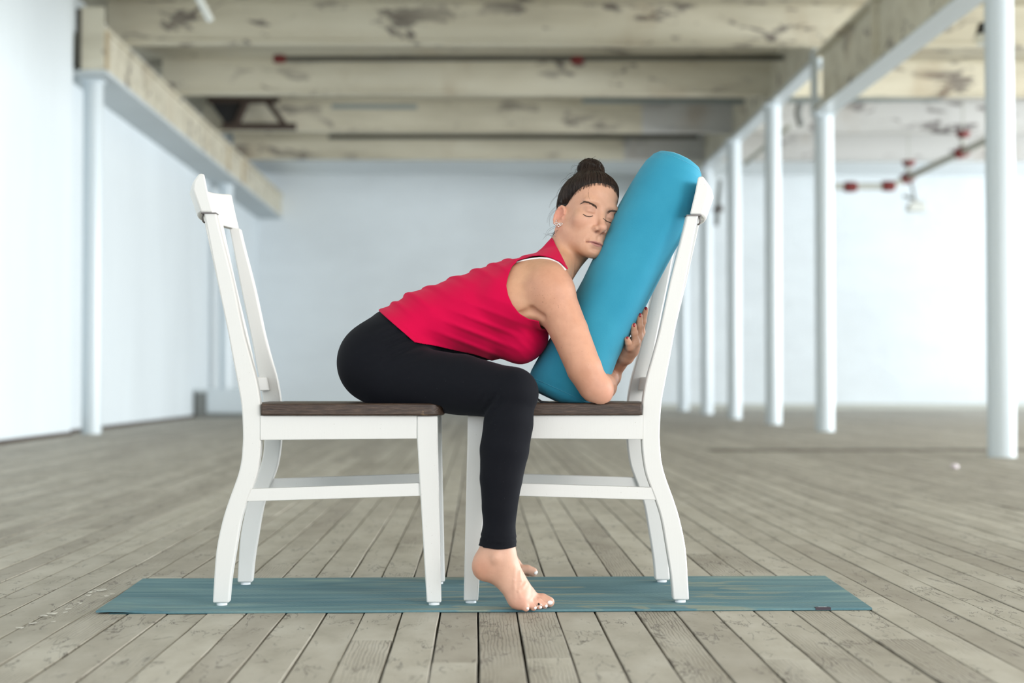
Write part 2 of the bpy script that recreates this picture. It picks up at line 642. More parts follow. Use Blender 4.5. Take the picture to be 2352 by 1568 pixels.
# a low raised joint strip that crosses the floor in front of the far columns
ts = MB().box(1.75, XR, 12.35, 12.75, -0.02, 0.004).build('joint_strip', M['strip'], floor, bevel=0.003)

ceil = MB().box(XL, XR, YF, YB, ZD, ZD + 0.12).build('ceiling', M['deck'])
tag(ceil, 'cream ceiling deck with peeling paint above the beams', kind='structure')
for k, yy in enumerate((14.3, 17.3, 20.3, 23.3, 26.2)):
    zb = 4.03
    b = MB()
    b.box(-3.88, XR, yy - 0.10, yy + 0.02, zb, zb + 0.045)           # bottom flange
    b.box(-3.88, XR, yy - 0.06, yy - 0.01, zb + 0.045, ZD)           # web
    b.build('beam', M['beam'], ceil, bevel=0.006)
# boards of the deck between the beams
for k in range(10):
    y0 = 14.4 + k * 1.19
    MB().box(XL, XR, y0, y0 + 1.17, ZD - 0.03, ZD - 0.001).build('deck_board', M['deck'], ceil, bevel=0.004)
MB().box(XL, XR, 26.3, YB, ZD - 0.10, ZD - 0.03).build('deck_panel', M['wall_back'], ceil)

# left girder along the wall: the cross beams rest on it, a flat soffit closes it to the wall
g = MB()
g.box(-3.735, -3.70, 16.35, YB, 3.60, 4.03)
g.box(-3.90, -3.675, 16.35, YB, 3.985, 4.03)
lg = g.build('girder', M['girder'], ceil, bevel=0.004)
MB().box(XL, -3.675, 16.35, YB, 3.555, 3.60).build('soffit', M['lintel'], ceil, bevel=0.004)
MB().box(-3.925, -3.70, 16.33, 16.36, 3.60, 4.22).build('end_plate', M['girder'], ceil, bevel=0.003)
for yy in (16.42, 24.4, 25.9):
    MB().box(-3.70, -3.68, yy - 0.05, yy + 0.05, 3.60, 3.99).build('stiffener', M['tan'], ceil)
MB().box(-3.975, -3.925, 16.32, 16.36, 3.62, 4.20).build('gap_shade', M['pipe'], ceil)  # dark strip painted in for the shade of the open gap
# right transfer girder (deep) and the shallower beam beyond it
g = MB()
g.box(3.585, 3.625, 6.0, 17.15, 3.38, 3.92)
g.box(3.50, 3.71, 6.0, 17.15, 3.335, 3.38)
g.box(3.50, 3.71, 6.0, 17.15, 3.92, 3.96)
rg = g.build('girder', M['girder'], ceil, bevel=0.005)
MB().box(3.49, 3.715, 6.0, 17.15, 3.318, 3.336).build('flange_plate', M['column'], ceil)
for yy in (14.7, 11.6, 9.0):
    MB().box(3.51, 3.585, yy - 0.03, yy + 0.03, 3.38, 3.92).build('stiffener', M['girder'], ceil)
g = MB()
g.box(3.58, 3.63, 17.3, YB, 3.93, ZD)
g.build('girder', M['girder'], ceil, bevel=0.005)
MB().box(3.52, 3.69, 17.3, YB, 3.885, 3.93).build('flange_plate', M['column'], ceil, bevel=0.004)

# columns
COLUMNS = [(3.62, 11.40, 'thick white round column standing nearest at the right edge', 3.32),
           (3.62, 17.25, 'white round column under the end of the deep cream girder', 3.33),
           (3.58, 20.05, 'white round column just left of the one under the girder end', 3.90),
           (3.57, 23.05, 'slim white column, second beyond the girder end', 3.90),
           (3.62, 26.20, 'slim white column right of the upright chair rail, farthest clear of the chair', 3.90),
           (3.62, 29.20, 'faint white column seen just behind the right chair back', 3.90),
           (-3.87, 16.62, 'white round column against the left wall under the near girder end', 3.55),
           (-3.87, 25.40, 'pale column on the left wall behind the left chair back', 3.55)]
for i, (x, y, lab, h) in enumerate(COLUMNS):
    c = empty('steel_column', (x, y, 0))
    tag(c, lab, 'column', 'white steel columns')
    c['kind'] = 'thing'
    r = 0.098
    MB().cyl(0, 0, -0.002, h, r, 32).build('shaft', M['column'], c, smooth=True, auto=40)
    MB().box(-0.105, 0.105, -0.105, 0.105, h - 0.03, h).build('cap_plate', M['column'], c)
    if i == 1:
        MB().box(-0.12, -0.075, -0.09, 0.09, h, 4.0).build('end_plate', M['column'], c)

# ------------------------------------------------------------------ pipes and fixtures
def pipe_run(name, label, pts, r, mat, reds=(), cat='pipe', red_len=0.14):
    p = empty(name, pts[0])
    tag(p, label, cat)
    o = Vector(pts[0])
    b = MB()
    for a, c in zip(pts[:-1], pts[1:]):
        b.tube([Vector(a) - o, Vector(c) - o], r, 12)
    b.build('run', mat, p, smooth=True, auto=40)
    for q, d in reds:
        q, d = Vector(q) - o, Vector(d).normalized()
        MB().tube([q - d * red_len / 2, q - d * red_len * .3, q + d * red_len * .3, q + d * red_len / 2], [r * 1.25, r * 1.6, r * 1.6, r * 1.25], 12).build('coupling', M['red'], p, smooth=True, auto=40)
    return p


X = (1, 0, 0)
Yp = 19.3
a, b_ = at(642, 135, Yp), at(1872, 132, Yp)
pipe_run('sprinkler_pipe', 'long dark sprinkler pipe with red ends under the ceiling, nearest of the pipes', [a, b_], 0.034, M['pipe'],
         [(a, X), (at(1325, 138, Yp), X), (b_, X)])
Yp = 25.0
a, b_ = at(755, 314, Yp), at(1603, 314, Yp)
pipe_run('sprinkler_pipe', 'dark sprinkler pipe in front of the farthest ceiling beam', [a, b_], 0.036, M['pipe'])
Yp = 22.2
a, b_ = at(1338, 231, Yp), at(1735, 233, Yp)
pipe_run('ceiling_conduit', 'dark conduit below the third ceiling beam, left of the slim columns', [a, b_], 0.038, M['pipe_blue'])
a, b_ = at(1808, 231, Yp), at(2158, 226, Yp)
pipe_run('ceiling_conduit', 'dark conduit below the third ceiling beam, right of the girder column', [a, b_], 0.038, M['pipe_blue'])
a, b_ = at(762, 244, Yp), at(958, 245, Yp)
pipe_run('ceiling_conduit', 'short blue grey conduit under the cream beam, left of centre', [a, b_], 0.032, M['pipe_blue'])

# pale pipe with red couplings at the right
Yr = 24.5
p0, p1, p2, p3, p4 = at(1905, 428, Yr), at(2045, 428, Yr), at(2085, 408, Yr), at(2210, 349, Yr - 1.5), at(2330, 292, Yr - 3)
pr = pipe_run('fire_pipe', 'pale fire pipe with red couplings climbing towards the right column', [p0, p1, p2, p3, p4], 0.05, M['pipe_pale'],
              [(at(1953, 429, Yr), X), (at(2040, 427, Yr), X), (p2, (1, 0, .4)), (p3, (1, 0, .4))], red_len=0.20)
for (q, top) in ((p2, at(2087, 374, Yr)), (p3, at(2212, 308, Yr - 1.5))):
    o = Vector(pr.location)
    MB().tube([Vector(q) - o, Vector(top) - o], 0.035, 8).build('riser', M['pipe_pale'], pr, smooth=True)
    MB().tube([Vector(top) - o - Vector((0, 0, .05)), Vector(top) - o + Vector((0, 0, .03))], [0.07, 0.11], 12).build('coupling', M['red'], pr, smooth=True, auto=40)
    MB().tube([Vector(top) - o, Vector((top[0], top[1], 4.49)) - o], 0.012, 6).build('hanger_rod', M['pipe_pale'], pr)

# hanging lamp below it
lp = at(2105, 470, 24.5)
l_ = empty('floodlight', lp)
tag(l_, 'pale floodlight hanging under the red and pale fire pipe', 'lamp')
MB().loft([[(sx * w, sy * w * .8, z) for sx, sy in ((-1, -1), (1, -1), (1, 1), (-1, 1))] for w, z in ((.14, -.10), (.13, .0), (.06, .06))]).build('housing', M['lamp'], l_, bevel=0.01)
MB().tube([(-.02, 0, .05), (-.05, 0, .22), (-.09, 0, .36)], .02, 8).build('stem', M['grey'], l_)
MB().tube([(-.20, 0, .13), (-.03, 0, .09)], .025, 8).build('bracket_arm', M['grey'], l_)
# valve on the back wall beyond the bolster
vp = at(1648, 485, 28.5)
v_ = empty('wall_valve', vp)
tag(v_, 'dark blurred valve and pipe hanging between the slim columns beside the right chair', 'valve')
MB().tube([(0.05, 0, .55), (0.0, 0, .1), (-.02, 0, -.25)], [.03, .05, .04], 10).build('valve_body', M['grey'], v_, smooth=True)
MB().tube([(-.10, 0, .02), (.09, 0, .05)], [.045, .06], 10).build('hand_wheel', M['rust'], v_, smooth=True)
# diagonal brace pipe between columns
pipe_run('brace_pipe', 'thin grey diagonal pipe between the slim white columns', [at(1712, 375, 24.2), at(1815, 288, 22.6)], 0.035, M['pipe_pale'])
pipe_run('junction_box', 'dark cable bundle dangling beside the column under the girder', [at(1838, 235, 22.4), at(1832, 262, 22.4), at(1840, 290, 22.4)], 0.05, M['grey'], cat='cable')
# black round fixture right, white bar left
fx = at(2272, 68, 15.5)
f_ = empty('ceiling_speaker', fx)
tag(f_, 'black round fixture on the ceiling beside the thick right column', 'fixture')
MB().tube([(0, 0, -.05), (0, 0, .06)], [.13, .10], 20).build('drum', M['black'], f_, smooth=True, auto=40)
MB().tube([(0, 0, -.14), (0, 0, -.05)], [.12, .12], 20).build('rim', M['lamp'], f_, smooth=True, auto=40)
MB().tube([(0, 0, .06), (0, 0, 4.49 - fx[2])], .02, 8).build('stem', M['grey'], f_)
pipe_run('light_tube', 'pale rod hanging at an angle from the ceiling, top left', [at(438, -40, 13.0), at(484, 48, 13.0)], 0.030, M['lamp'], cat='rod')
# broken recess with a dark frame at the left end of the third beam
rc_ = empty('broken_bracing', at(580, 260, 23.0))
tag(rc_, 'rusty dark steel frame with diagonal brace at the left of the cream beam', 'bracing')
ro = Vector(rc_.location)
V_ = lambda x, y: Vector(at(x, y, 23.0)) - ro
MB().tube([V_(476, 230), V_(640, 230)], .05, 6).build('top_bar', M['rust'], rc_)
MB().tube([V_(510, 290), V_(680, 291)], .055, 6).build('bottom_bar', M['rust'], rc_)
MB().tube([V_(612, 230), V_(655, 288)], .045, 6).build('brace', M['rust'], rc_)
MB().tube([V_(566, 230), V_(540, 290)], .055, 6).build('brace', M['rust'], rc_)
MB().loft([[V_(480, 232), V_(560, 232), V_(535, 290), V_(520, 290)], [p + Vector((0, .03, 0)) for p in (V_(480, 232), V_(560, 232), V_(535, 290), V_(520, 290))]]).build('recess_shade', M['black'], rc_)  # black sheet stands in for the shade inside the broken opening
# low things along the left wall
bx = ground(458, 958)
o = empty('metal_box', (bx[0] + .06, bx[1], 0))
tag(o, 'small dark grey metal box standing at the foot of the left wall', 'box')
MB().box(-.10, .10, -.15, .15, 0.0, .36).build('body', M['grey'], o, bevel=.01)
MB().box(-.11, .11, -.16, .16, .36, .40).build('lid', M['lintel'], o, bevel=.008)
bx = ground(522, 958)
o = empty('wall_radiator', (bx[0], bx[1], 0))
tag(o, 'low white radiator box at the foot of the left wall behind the left chair', 'radiator')
MB().box(-.28, .40, -.15, .15, 0.06, .42).build('casing', M['column'], o, bevel=.02)
MB().box(-.26, .38, -.13, .13, 0.0, .06).build('plinth', M['grey'], o)

# ------------------------------------------------------------------ chairs
ST = [  # rear leg / stile profile: z, back x, front x (metres from the rear foot)
    (0.0065, -.0159, .0215), (0.06, -.0130, .0262), (0.1294, -.0077, .0370), (0.1968, .0061, .0488), (0.241, .0197, .0625), (0.2978, .0400, .0836),
    (0.3312, .0481, .0902), (0.3647, .0512, .0938), (0.3987, .0522, .0943), (0.4662, .0481, .0928), (0.5225, .0380, .0836), (0.58, .0268, .0675),
    (0.6389, .0157, .0519), (0.7553, -.0090, .0266), (0.872, -.0320, -.0036), (0.9115, -.0402, -.0130)]


def spline(rows, n):
    rows = [np.array(r, float) for r in rows]
    out = []
    for i in range(len(rows) - 1):
        p0, p1, p2, p3 = rows[max(i - 1, 0)], rows[i], rows[i + 1], rows[min(i + 2, len(rows) - 1)]
        m1 = (p2 - p0) / max(p2[0] - p0[0], 1e-6); m2 = (p3 - p1) / max(p3[0] - p1[0], 1e-6)
        h = p2[0] - p1[0]
        for k in range(n):
            t = k / n
            out.append((2 * t ** 3 - 3 * t ** 2 + 1) * p1 + (t ** 3 - 2 * t ** 2 + t) * h * m1 + (-2 * t ** 3 + 3 * t ** 2) * p2 + (t ** 3 - t ** 2) * h * m2)
    return out + [rows[-1]]


STS = [tuple(r) for r in spline(ST, 4)]


def rails(x_a, x_b, z0, z1, y0, y1, dip, bow, n=14, crest=False):
    """a board that runs from side to side, bowed backwards; x_a / x_b are (x at z0, x at z1) of its back and front faces"""
    rings = []
    for i in range(n + 1):
        s = i / n
        y = y0 + (y1 - y0) * s
        c = 1 - (2 * s - 1) ** 2
        dx, dz = -bow * c, -dip * c
        if crest:
            prof = ((-.0465, .912), (-.0185, .912), (-.0315, .966), (-.0385, 1.002 - dip * c), (-.050, 1.0035 - dip * c), (-.0625, .986 - dip * c), (-.0655, .966))
            rings.append([(a + dx, y, z) for a, z in prof])
        else:
            rings.append([(x_a[0] + dx, y, z0), (x_b[0] + dx, y, z0), (x_b[1] + dx, y, z1), (x_a[1] + dx, y, z1)])
    return MB().loft(rings)


def make_chair(loc, rz, label, near_side):
    c = empty('dining_chair', loc, rz)
    tag(c, label, 'chair', 'white dining chairs with dark seats')
    W = M['chair']
    yn, yf = -.2125, .2125            # outer faces of the rear legs
    yn2, yf2 = -.2175, .2175
    for s, y0, y1 in ((-1, yn, yn + .034), (1, yf - .034, yf)):
        b = MB().loft([[(xb, y0, z), (xf, y0, z), (xf, y1, z), (xb, y1, z)] for z, xb, xf in STS])
        leg = b.build('leg', W, c, bevel=.0035)
        MB().cyl(.003, (y0 + y1) / 2, 0.0, .0065, .0125).build('glide', M['glide'], leg, smooth=True, auto=40)
    for s in (-1, 1):
        y0, y1 = (yn2, yn2 + .040) if s < 0 else (yf2 - .040, yf2)
        yi0, yi1 = (yn2 + .002, yn2 + .035) if s < 0 else (yf2 - .035, yf2 - .002)
        b = MB().loft([[(.479, yi0, .0065), (.513, yi0, .0065), (.513, yi1, .0065), (.479, yi1, .0065)],
                       [(.4565, y0, .382), (.5045, y0, .382), (.5045, y1, .382), (.4565, y1, .382)],
                       [(.4560, y0, .439), (.5040, y0, .439), (.5040, y1, .439), (.4560, y1, .439)]])
        leg = b.build('leg', W, c, bevel=.003)
        MB().cyl(.496, (yi0 + yi1) / 2, 0.0, .0065, .0125).build('glide', M['glide'], leg, smooth=True, auto=40)
        # side apron and stretcher
        ya, yb_ = (yn2 + .003, yn2 + .022) if s < 0 else (yf2 - .022, yf2 - .003)
        MB().loft([[(.0925, ya, .383), (.0925, yb_, .383), (.0925, yb_, .440), (.0925, ya, .440)],
                   [(.4562, ya, .386), (.4562, yb_, .386), (.4562, yb_, .440), (.4562, ya, .440)]]).build('apron', W, c, bevel=.0015)
        ya, yb_ = (yn2 + .007, yn2 + .026) if s < 0 else (yf2 - .026, yf2 - .007)
        MB().loft([[(.0595, ya, .2405), (.0595, yb_, .2405), (.0685, yb_, .270), (.0685, ya, .270)],
                   [(.4670, ya, .2530), (.4670, yb_, .2530), (.4655, yb_, .2830), (.4655, ya, .2830)]]).build('stretcher', W, c, bevel=.0015)
    MB().box(.478, .497, yn2 + .040, yf2 - .040, .386, .440).build('front_apron', W, c, bevel=.0015)
    MB().box(.060, .080, yn + .034, yf - .034, .386, .440).build('rear_apron', W, c, bevel=.0015)
    # seat with rounded front corners, notched behind for the stiles
    out = [(.0955, yn - .012), (.0955, yn + .036), (.062, yn + .036), (.062, yf - .036), (.0955, yf - .036), (.0955, yf + .012)]
    r = .034
    xf, ys = .519, .2290
    pts = [(xf - r + r * math.sin(a), ys - r + r * math.cos(a)) for a in [math.pi / 2 * k / 8 for k in range(9)]]
    pts += [(xf - r + r * math.sin(a), -ys + r - r * math.cos(a)) for a in [math.pi / 2 * (8 - k) / 8 for k in range(9)]]
    poly = out + pts
    b = MB()
    b.loft([[(x, y, .4402) for x, y in poly], [(x, y, .4680) for x, y in poly]])
    b.build('seat', M['seat'], c, bevel=.0035)
    # crest rail
    b = rails((-.0465, -.0545), (-.0165, -.0385), .9120, 1.0030, yn - .003, yf + .003, .012, .034, crest=True)
    cr = b.build('crest_rail', W, c, bevel=.004, auto=50)
    # lower back rail
    rails((.0470, .0400), (.0670, .0600), .4960, .5300, yn + .034, yf - .034, 0, .018).build('back_rail', W, c, bevel=.002)
    # three slats
    for y in (-.095, 0.0, .095):
        cc = 1 - (y / .2125) ** 2
        bow = .034 * cc
        b = MB().loft([[(xb + .010 - bw, y - .026, z), (xb + .021 - bw, y - .026, z), (xb + .021 - bw, y + .026, z), (xb + .010 - bw, y + .026, z)]
                       for z, xb, bw in ((.525, .036, .018 * cc), (.58, .0265, .021 * cc), (.6389, .0155, .024 * cc), (.7553, -.009, .029 * cc), (.872, -.032, .033 * cc), (.914, -.040, .034 * cc))])
        b.build('slat', W, c, bevel=.0015)
    for s in (near_side,):
        y = s * .1955
        y0, y1 = (y - .0195, y + .0195)
        k = MB().box(-.047, -.0115, y0 - .001, y1 + .001, .9095, .9118)
        ring = [(-.0400 - .0065 * math.sin(a), y, .9005 + .0105 * math.cos(a)) for a in [math.pi * q / 8 for q in range(9)]]
        k.tube(ring, .0022, 6)
        k.build('bracket', M['bracket'], c)
    return c


MZ = 0.0052
chair_l = make_chair((-.600, 4.0675, MZ), 0.0, 'white dining chair with brown seat on the left, the woman sits on its front edge', -1)
chair_r = make_chair((.4775, 4.0975, MZ), math.pi, 'white dining chair with brown seat on the right, blue bolster leaning on its back', 1)

# ------------------------------------------------------------------ yoga mat
ca, cb, cc_, cd = [ground(*q) for q in ((220, 1410), (2003, 1400.5), (1895, 1326), (328, 1332.5))]
cen = (ca + cb + cc_ + cd) / 4
ang = math.atan2((cb - ca)[1] + (cc_ - cd)[1], (cb - ca)[0] + (cc_ - cd)[0])
mat_o = empty('yoga_mat', (cen[0], cen[1], 0), ang)
tag(mat_o, 'thin blue and olive streaked yoga mat lying under both chairs', 'yoga mat')
ca_, sa_ = math.cos(-ang), math.sin(-ang)
loc2 = lambda p: ((p[0] - cen[0]) * ca_ - (p[1] - cen[1]) * sa_, (p[0] - cen[0]) * sa_ + (p[1] - cen[1]) * ca_)
q4 = [loc2(p) for p in (ca, cb, cc_, cd)]
nu, nv = 60, 20
V, F = [], []
for j in range(nv + 1):
    for i in range(nu + 1):
        s, t_ = i / nu, j / nv
        x = (q4[0][0] * (1 - s) + q4[1][0] * s) * (1 - t_) + (q4[3][0] * (1 - s) + q4[2][0] * s) * t_
        y = (q4[0][1] * (1 - s) + q4[1][1] * s) * (1 - t_) + (q4[3][1] * (1 - s) + q4[2][1] * s) * t_
        lift = 0.0035 * math.exp(-((s - 0.02) / .03) ** 2) * math.exp(-(t_ / .3) ** 2)
        V.append((x, y, MZ + lift))
for j in range(nv):
    for i in range(nu):
        a = j * (nu + 1) + i
        F.append((a, a + 1, a + nu + 2, a + nu + 1))
mm = MB()
mm.v, mm.f = V, F
sheet = mm.build('mat_sheet', M['mat'], mat_o)
sol = sheet.modifiers.new('solid', 'SOLIDIFY')
sol.thickness, sol.offset = .0042, -1
# under layer that shows as a second edge along the front
e0, e1 = Vector((*q4[0], 0)), Vector((*q4[1], 0))
dv = (e1 - e0).normalized()
nv_ = Vector((-dv.y, dv.x, 0))
lay = MB()
p = [e0 + dv * .03 - nv_ * .004, e1 - dv * .004 - nv_ * .003, e1 - dv * .004 + nv_ * .05, e0 + dv * .03 + nv_ * .05]
lay.loft([[(q.x, q.y, .0003) for q in p], [(q.x, q.y, .0012) for q in p]])
lay.build('under_edge', M['mat_edge'], mat_o)
# maker's tag folded over the near edge
tc = Vector((*loc2(ground(1884, 1397)), 0))
tg = MB()
w_, d_ = .0175, .014
prof = [(-.0015, .0006), (-.0015, MZ + .0012), (d_, MZ + .0012), (d_, MZ + .0002), (0.0, MZ + .0002), (0.0, .0006)]
near = e0 + dv * (tc - e0).dot(dv) - nv_ * .0008
rings = []
for s in (-w_, w_):
    rings.append([tuple(near + dv * s + nv_ * a + Vector((0, 0, z))) for a, z in prof])
tg.loft(rings)
tago = tg.build('tag', M['tag_dark'], mat_o)
lt = MB()
for k, (u, l1, l2) in enumerate(((-.010, .006, .010), (-.006, .006, .0115), (-.002, .006, .0125), (.002, .006, .0125), (.006, .006, .0115), (.010, .006, .010))):
    q0 = near + dv * u * .55 + nv_ * l1 + Vector((0, 0, MZ + .0014))
    q1 = near + dv * u + nv_ * l2 + Vector((0, 0, MZ + .0014))
    lt.tube([q0, (q0 + q1) / 2, q1], [.0004, .0013, .0004], 6, squash=.3)
lt.build('emblem', M['tag_white'], tago)

# ------------------------------------------------------------------ flakes on the planks
rf = random.Random(5)
for (fx_, fy_, s) in ((232, 1357, .030), (212, 1362, .022), (201, 1370, .018), (258, 1366, .02), (244, 1371, .016), (155, 1402, .020), (150, 1409, .016), (118, 1412, .028), (96, 1417, .024), (72, 1434, .018), (46, 1445, .02), (120, 1431, .014), (185, 1388, .012)):
    g_ = ground(fx_, fy_)
    n = 7
    ring0, ring1 = [], []
    for k in range(n):
        a = 2 * math.pi * k / n
        r = s * rf.uniform(.22, 1.0) * .5
        x, y = r * math.cos(a) * 1.3, r * math.sin(a)
        z = .0010 + (x / s) ** 2 * .004 + rf.uniform(0, .0025)
        ring0.append((x, y, z)); ring1.append((x * .97, y * .97, z + .0008))
    o = MB().loft([ring0, ring1]).build('paint_flake', M['flake'])
    o.location = (g_[0], g_[1], .0005)
    tag(o, 'curled pale paint flake on the planks left of the mat', 'flake', 'paint flakes left of the yoga mat')
g_ = ground(2193, 1077)
o = MB().tube([(-.02, 0, .012), (0, 0, .018), (.022, 0, .012)], [.012, .018, .010], 8).build('paper_scrap', M['tag_white'], smooth=True)
o.location = (g_[0], g_[1], 0.0)
tag(o, 'small white crumpled scrap on the floor near the right column', 'scrap')

# ------------------------------------------------------------------ bolster
YC = 4.045
BP = at(1300, 905, YC)
BT = at(1545, 375, YC)
bd = (BT - BP)
BL = float(np.linalg.norm(bd))
bd = bd / BL
bn = np.array([bd[2], 0, -bd[0]])
kpx = BL / math.hypot(245, 530)
# t, left edge, right edge (photo pixels across the axis), half width across the depth (metres)
BOL = [(-24, -62, 58, .085), (-20, -80, 74, .103), (-8, -92, 82, .116), (16, -95, 83, .123), (60, -92, 77, .127), (120, -85, 73, .128), (190, -79, 77, .128),
       (257, -75, 81, .128), (330, -74, 84, .128), (400, -74, 88, .127), (450, -72, 93, .126), (500, -68, 95, .124), (540, -63, 90, .119), (565, -58, 81, .112), (582, -50, 71, .104), (592, -42, 63, .094),
       (598, -28, 48, .07), (600, -10, 22, .035)]


def bol_section(t):
    ts = [q[0] for q in BOL]
    l = np.interp(t, ts, [q[1] for q in BOL]) * kpx
    r = np.interp(t, ts, [q[2] for q in BOL]) * kpx
    h = np.interp(t, ts, [q[3] for q in BOL])
    return l, r, h


def bolster():
    root = empty('bolster', tuple(BP))
    tag(root, 'long turquoise blue bolster leaning upright between the woman and the right chair', 'bolster')
    n = 56
    rings = []
    tt = sorted(set(list(np.linspace(-24, 600, 60)) + [q[0] for q in BOL]))
    for t in tt:
        l, r, h = bol_section(t)
        c, a = (l + r) / 2, (r - l) / 2
        ring = []
        for k in range(n):
            th = 2 * math.pi * k / n
            ct, st_ = math.cos(th), math.sin(th)
            e = 2 / 2.25
            u = math.copysign(abs(ct) ** e, ct) * a + c
            v = math.copysign(abs(st_) ** e, st_) * h
            p = BP + bd * (t * kpx) + bn * u + np.array([0, v, 0])
            p = p - BP
            p[2] = max(p[2], .4735 + 0.0004 - BP[2])
            ring.append(tuple(p))
        rings.append(ring)
    body = MB().loft(rings).build('cushion', M['bolster'], root, smooth=True, auto=None)
    # seams round both ends
    for nm, t, sh in (('seam', 583, 1.004), ('seam', 1, 1.004)):
        l, r, h = bol_section(t)
        c, a = (l + r) / 2, (r - l) / 2
        pts = []
        for k in range(49):
            th = 2 * math.pi * k / 48
            ct, st_ = math.cos(th), math.sin(th)
            e = 2 / 2.25
            p = BP + bd * (t * kpx) + bn * (math.copysign(abs(ct) ** e, ct) * a * sh + c) + np.array([0, math.copysign(abs(st_) ** e, st_) * h * sh, 0]) - BP
            p[2] = max(p[2], .4750 - BP[2])
            pts.append(p)
        MB().tube(pts, .0007, 6).build(nm, M['piping'], root, smooth=True)
    # carrying strap on the lower end
    q = [at(1226, 893, 3.98), at(1229, 912, 3.965), at(1243, 922, 3.955), at(1268, 926.5, 3.95), at(1290, 927, 3.96)]
    MB().tube([p - BP for p in q], .0036, 8, squash=.5).build('carry_strap', M['strap'], root, smooth=True)
    return root


bolster()

# ------------------------------------------------------------------ the woman: one smooth field, meshed as one surface
def rc(a, b, ra, rb, k=.02, sy=1.0, op='u'):
    a, b = np.asarray(a, float), np.asarray(b, float)
    c = (a + b) / 2
    return dict(t='rc', a=a, b=b, ra=ra, rb=rb, k=k, sy=sy, op=op, c=c, R=np.linalg.norm(a - b) / 2 + max(ra, rb) * max(1, sy))


def el(c, r, k=.02, rot=None, op='u'):
    c, r = np.asarray(c, float), np.asarray(r, float) * np.ones(3)
    return dict(t='el', c=c, r=r, k=k, op=op, rot=None if rot is None else np.asarray(rot, float), R=float(max(r)))


def bxs(lo, hi, k=.006, op='s'):
    lo, hi = np.asarray(lo, float), np.asarray(hi, float)
    return dict(t='bx', c=(lo + hi) / 2, h=(hi - lo) / 2, k=k, op=op, R=float(np.linalg.norm(hi - lo) / 2))


def pd(p, P):
    if p['t'] == 'rc':
        q = P - p['a']
        ba = p['b'] - p['a']
        if p['sy'] != 1.0:
            q = q * np.array([1, 1 / p['sy'], 1])
            ba = ba * np.array([1, 1 / p['sy'], 1])
        h = np.clip(q @ ba / max(ba @ ba, 1e-12), 0, 1)
        d = np.sqrt(((q - h[:, None] * ba) ** 2).sum(1))
        return d - (p['ra'] + (p['rb'] - p['ra']) * h)
    if p['t'] == 'el':
        q = P - p['c']
        if p['rot'] is not None:
            q = q @ p['rot']
        k0 = np.sqrt(((q / p['r']) ** 2).sum(1)) + 1e-9
        k1 = np.sqrt(((q / p['r'] ** 2) ** 2).sum(1)) + 1e-9
        return k0 * (k0 - 1) / k1
    q = np.abs(P - p['c']) - p['h']
    return np.sqrt((np.maximum(q, 0) ** 2).sum(1)) + np.minimum(q.max(1), 0)


def smin(a, b, k):
    h = np.clip(.5 + .5 * (b - a) / k, 0, 1)
    return b * (1 - h) + a * h - k * h * (1 - h)


class Grp:
    def __init__(self, prims, k=.02, frame=None):
        self.prims, self.k, self.frame = prims, k, frame
        cs = np.array([p['c'] for p in prims if p['op'] == 'u'])
        lo = np.min([p['c'] - p['R'] for p in prims if p['op'] == 'u'], 0)
        hi = np.max([p['c'] + p['R'] for p in prims if p['op'] == 'u'], 0)
        self.c, self.R = (lo + hi) / 2, float(np.linalg.norm(hi - lo) / 2)
        self.s = 1.0
        if frame is not None:
            C, B, s = frame
            self.s = s

    def loc(self, P):
        if self.frame is None:
            return P
        C, B, s = self.frame
        return (P - C) @ B / s

    def ev(self, P, cen=None, rad=None):
        Q = self.loc(P)
        if cen is not None:
            cl = self.loc(cen[None])[0]
            rl = rad / self.s
        d = None
        for p in self.prims:
            if cen is not None and np.linalg.norm(cl - p['c']) - p['R'] - rl > .045:
                continue
            x = pd(p, Q)
            if p['op'] == 'u':
                d = x if d is None else smin(d, x, p['k'])
            elif d is not None:
                d = -smin(-d, x, p['k'])
        return None if d is None else d * self.s


class Field:
    def __init__(self, groups, cuts=(), extra=None):
        self.groups, self.cuts, self.extra = groups, cuts, extra

    def ev(self, P, cen=None, rad=None):
        d = None
        for g in self.groups:
            x = g.ev(P, cen, rad)
            if x is None:
                continue
            d = x if d is None else smin(d, x, g.k)
        if d is None:
            return np.full(len(P), .05)
        for p in self.cuts:
            d = -smin(-d, pd(p, P), p['k'])
        if self.extra is not None:
            d = self.extra(P, d)
        return d

    def grad(self, P, e=5e-4):
        g = np.stack([self.ev(P + np.eye(3)[i] * e) - self.ev(P - np.eye(3)[i] * e) for i in range(3)], 1)
        return g / (np.linalg.norm(g, axis=1, keepdims=True) + 1e-12)


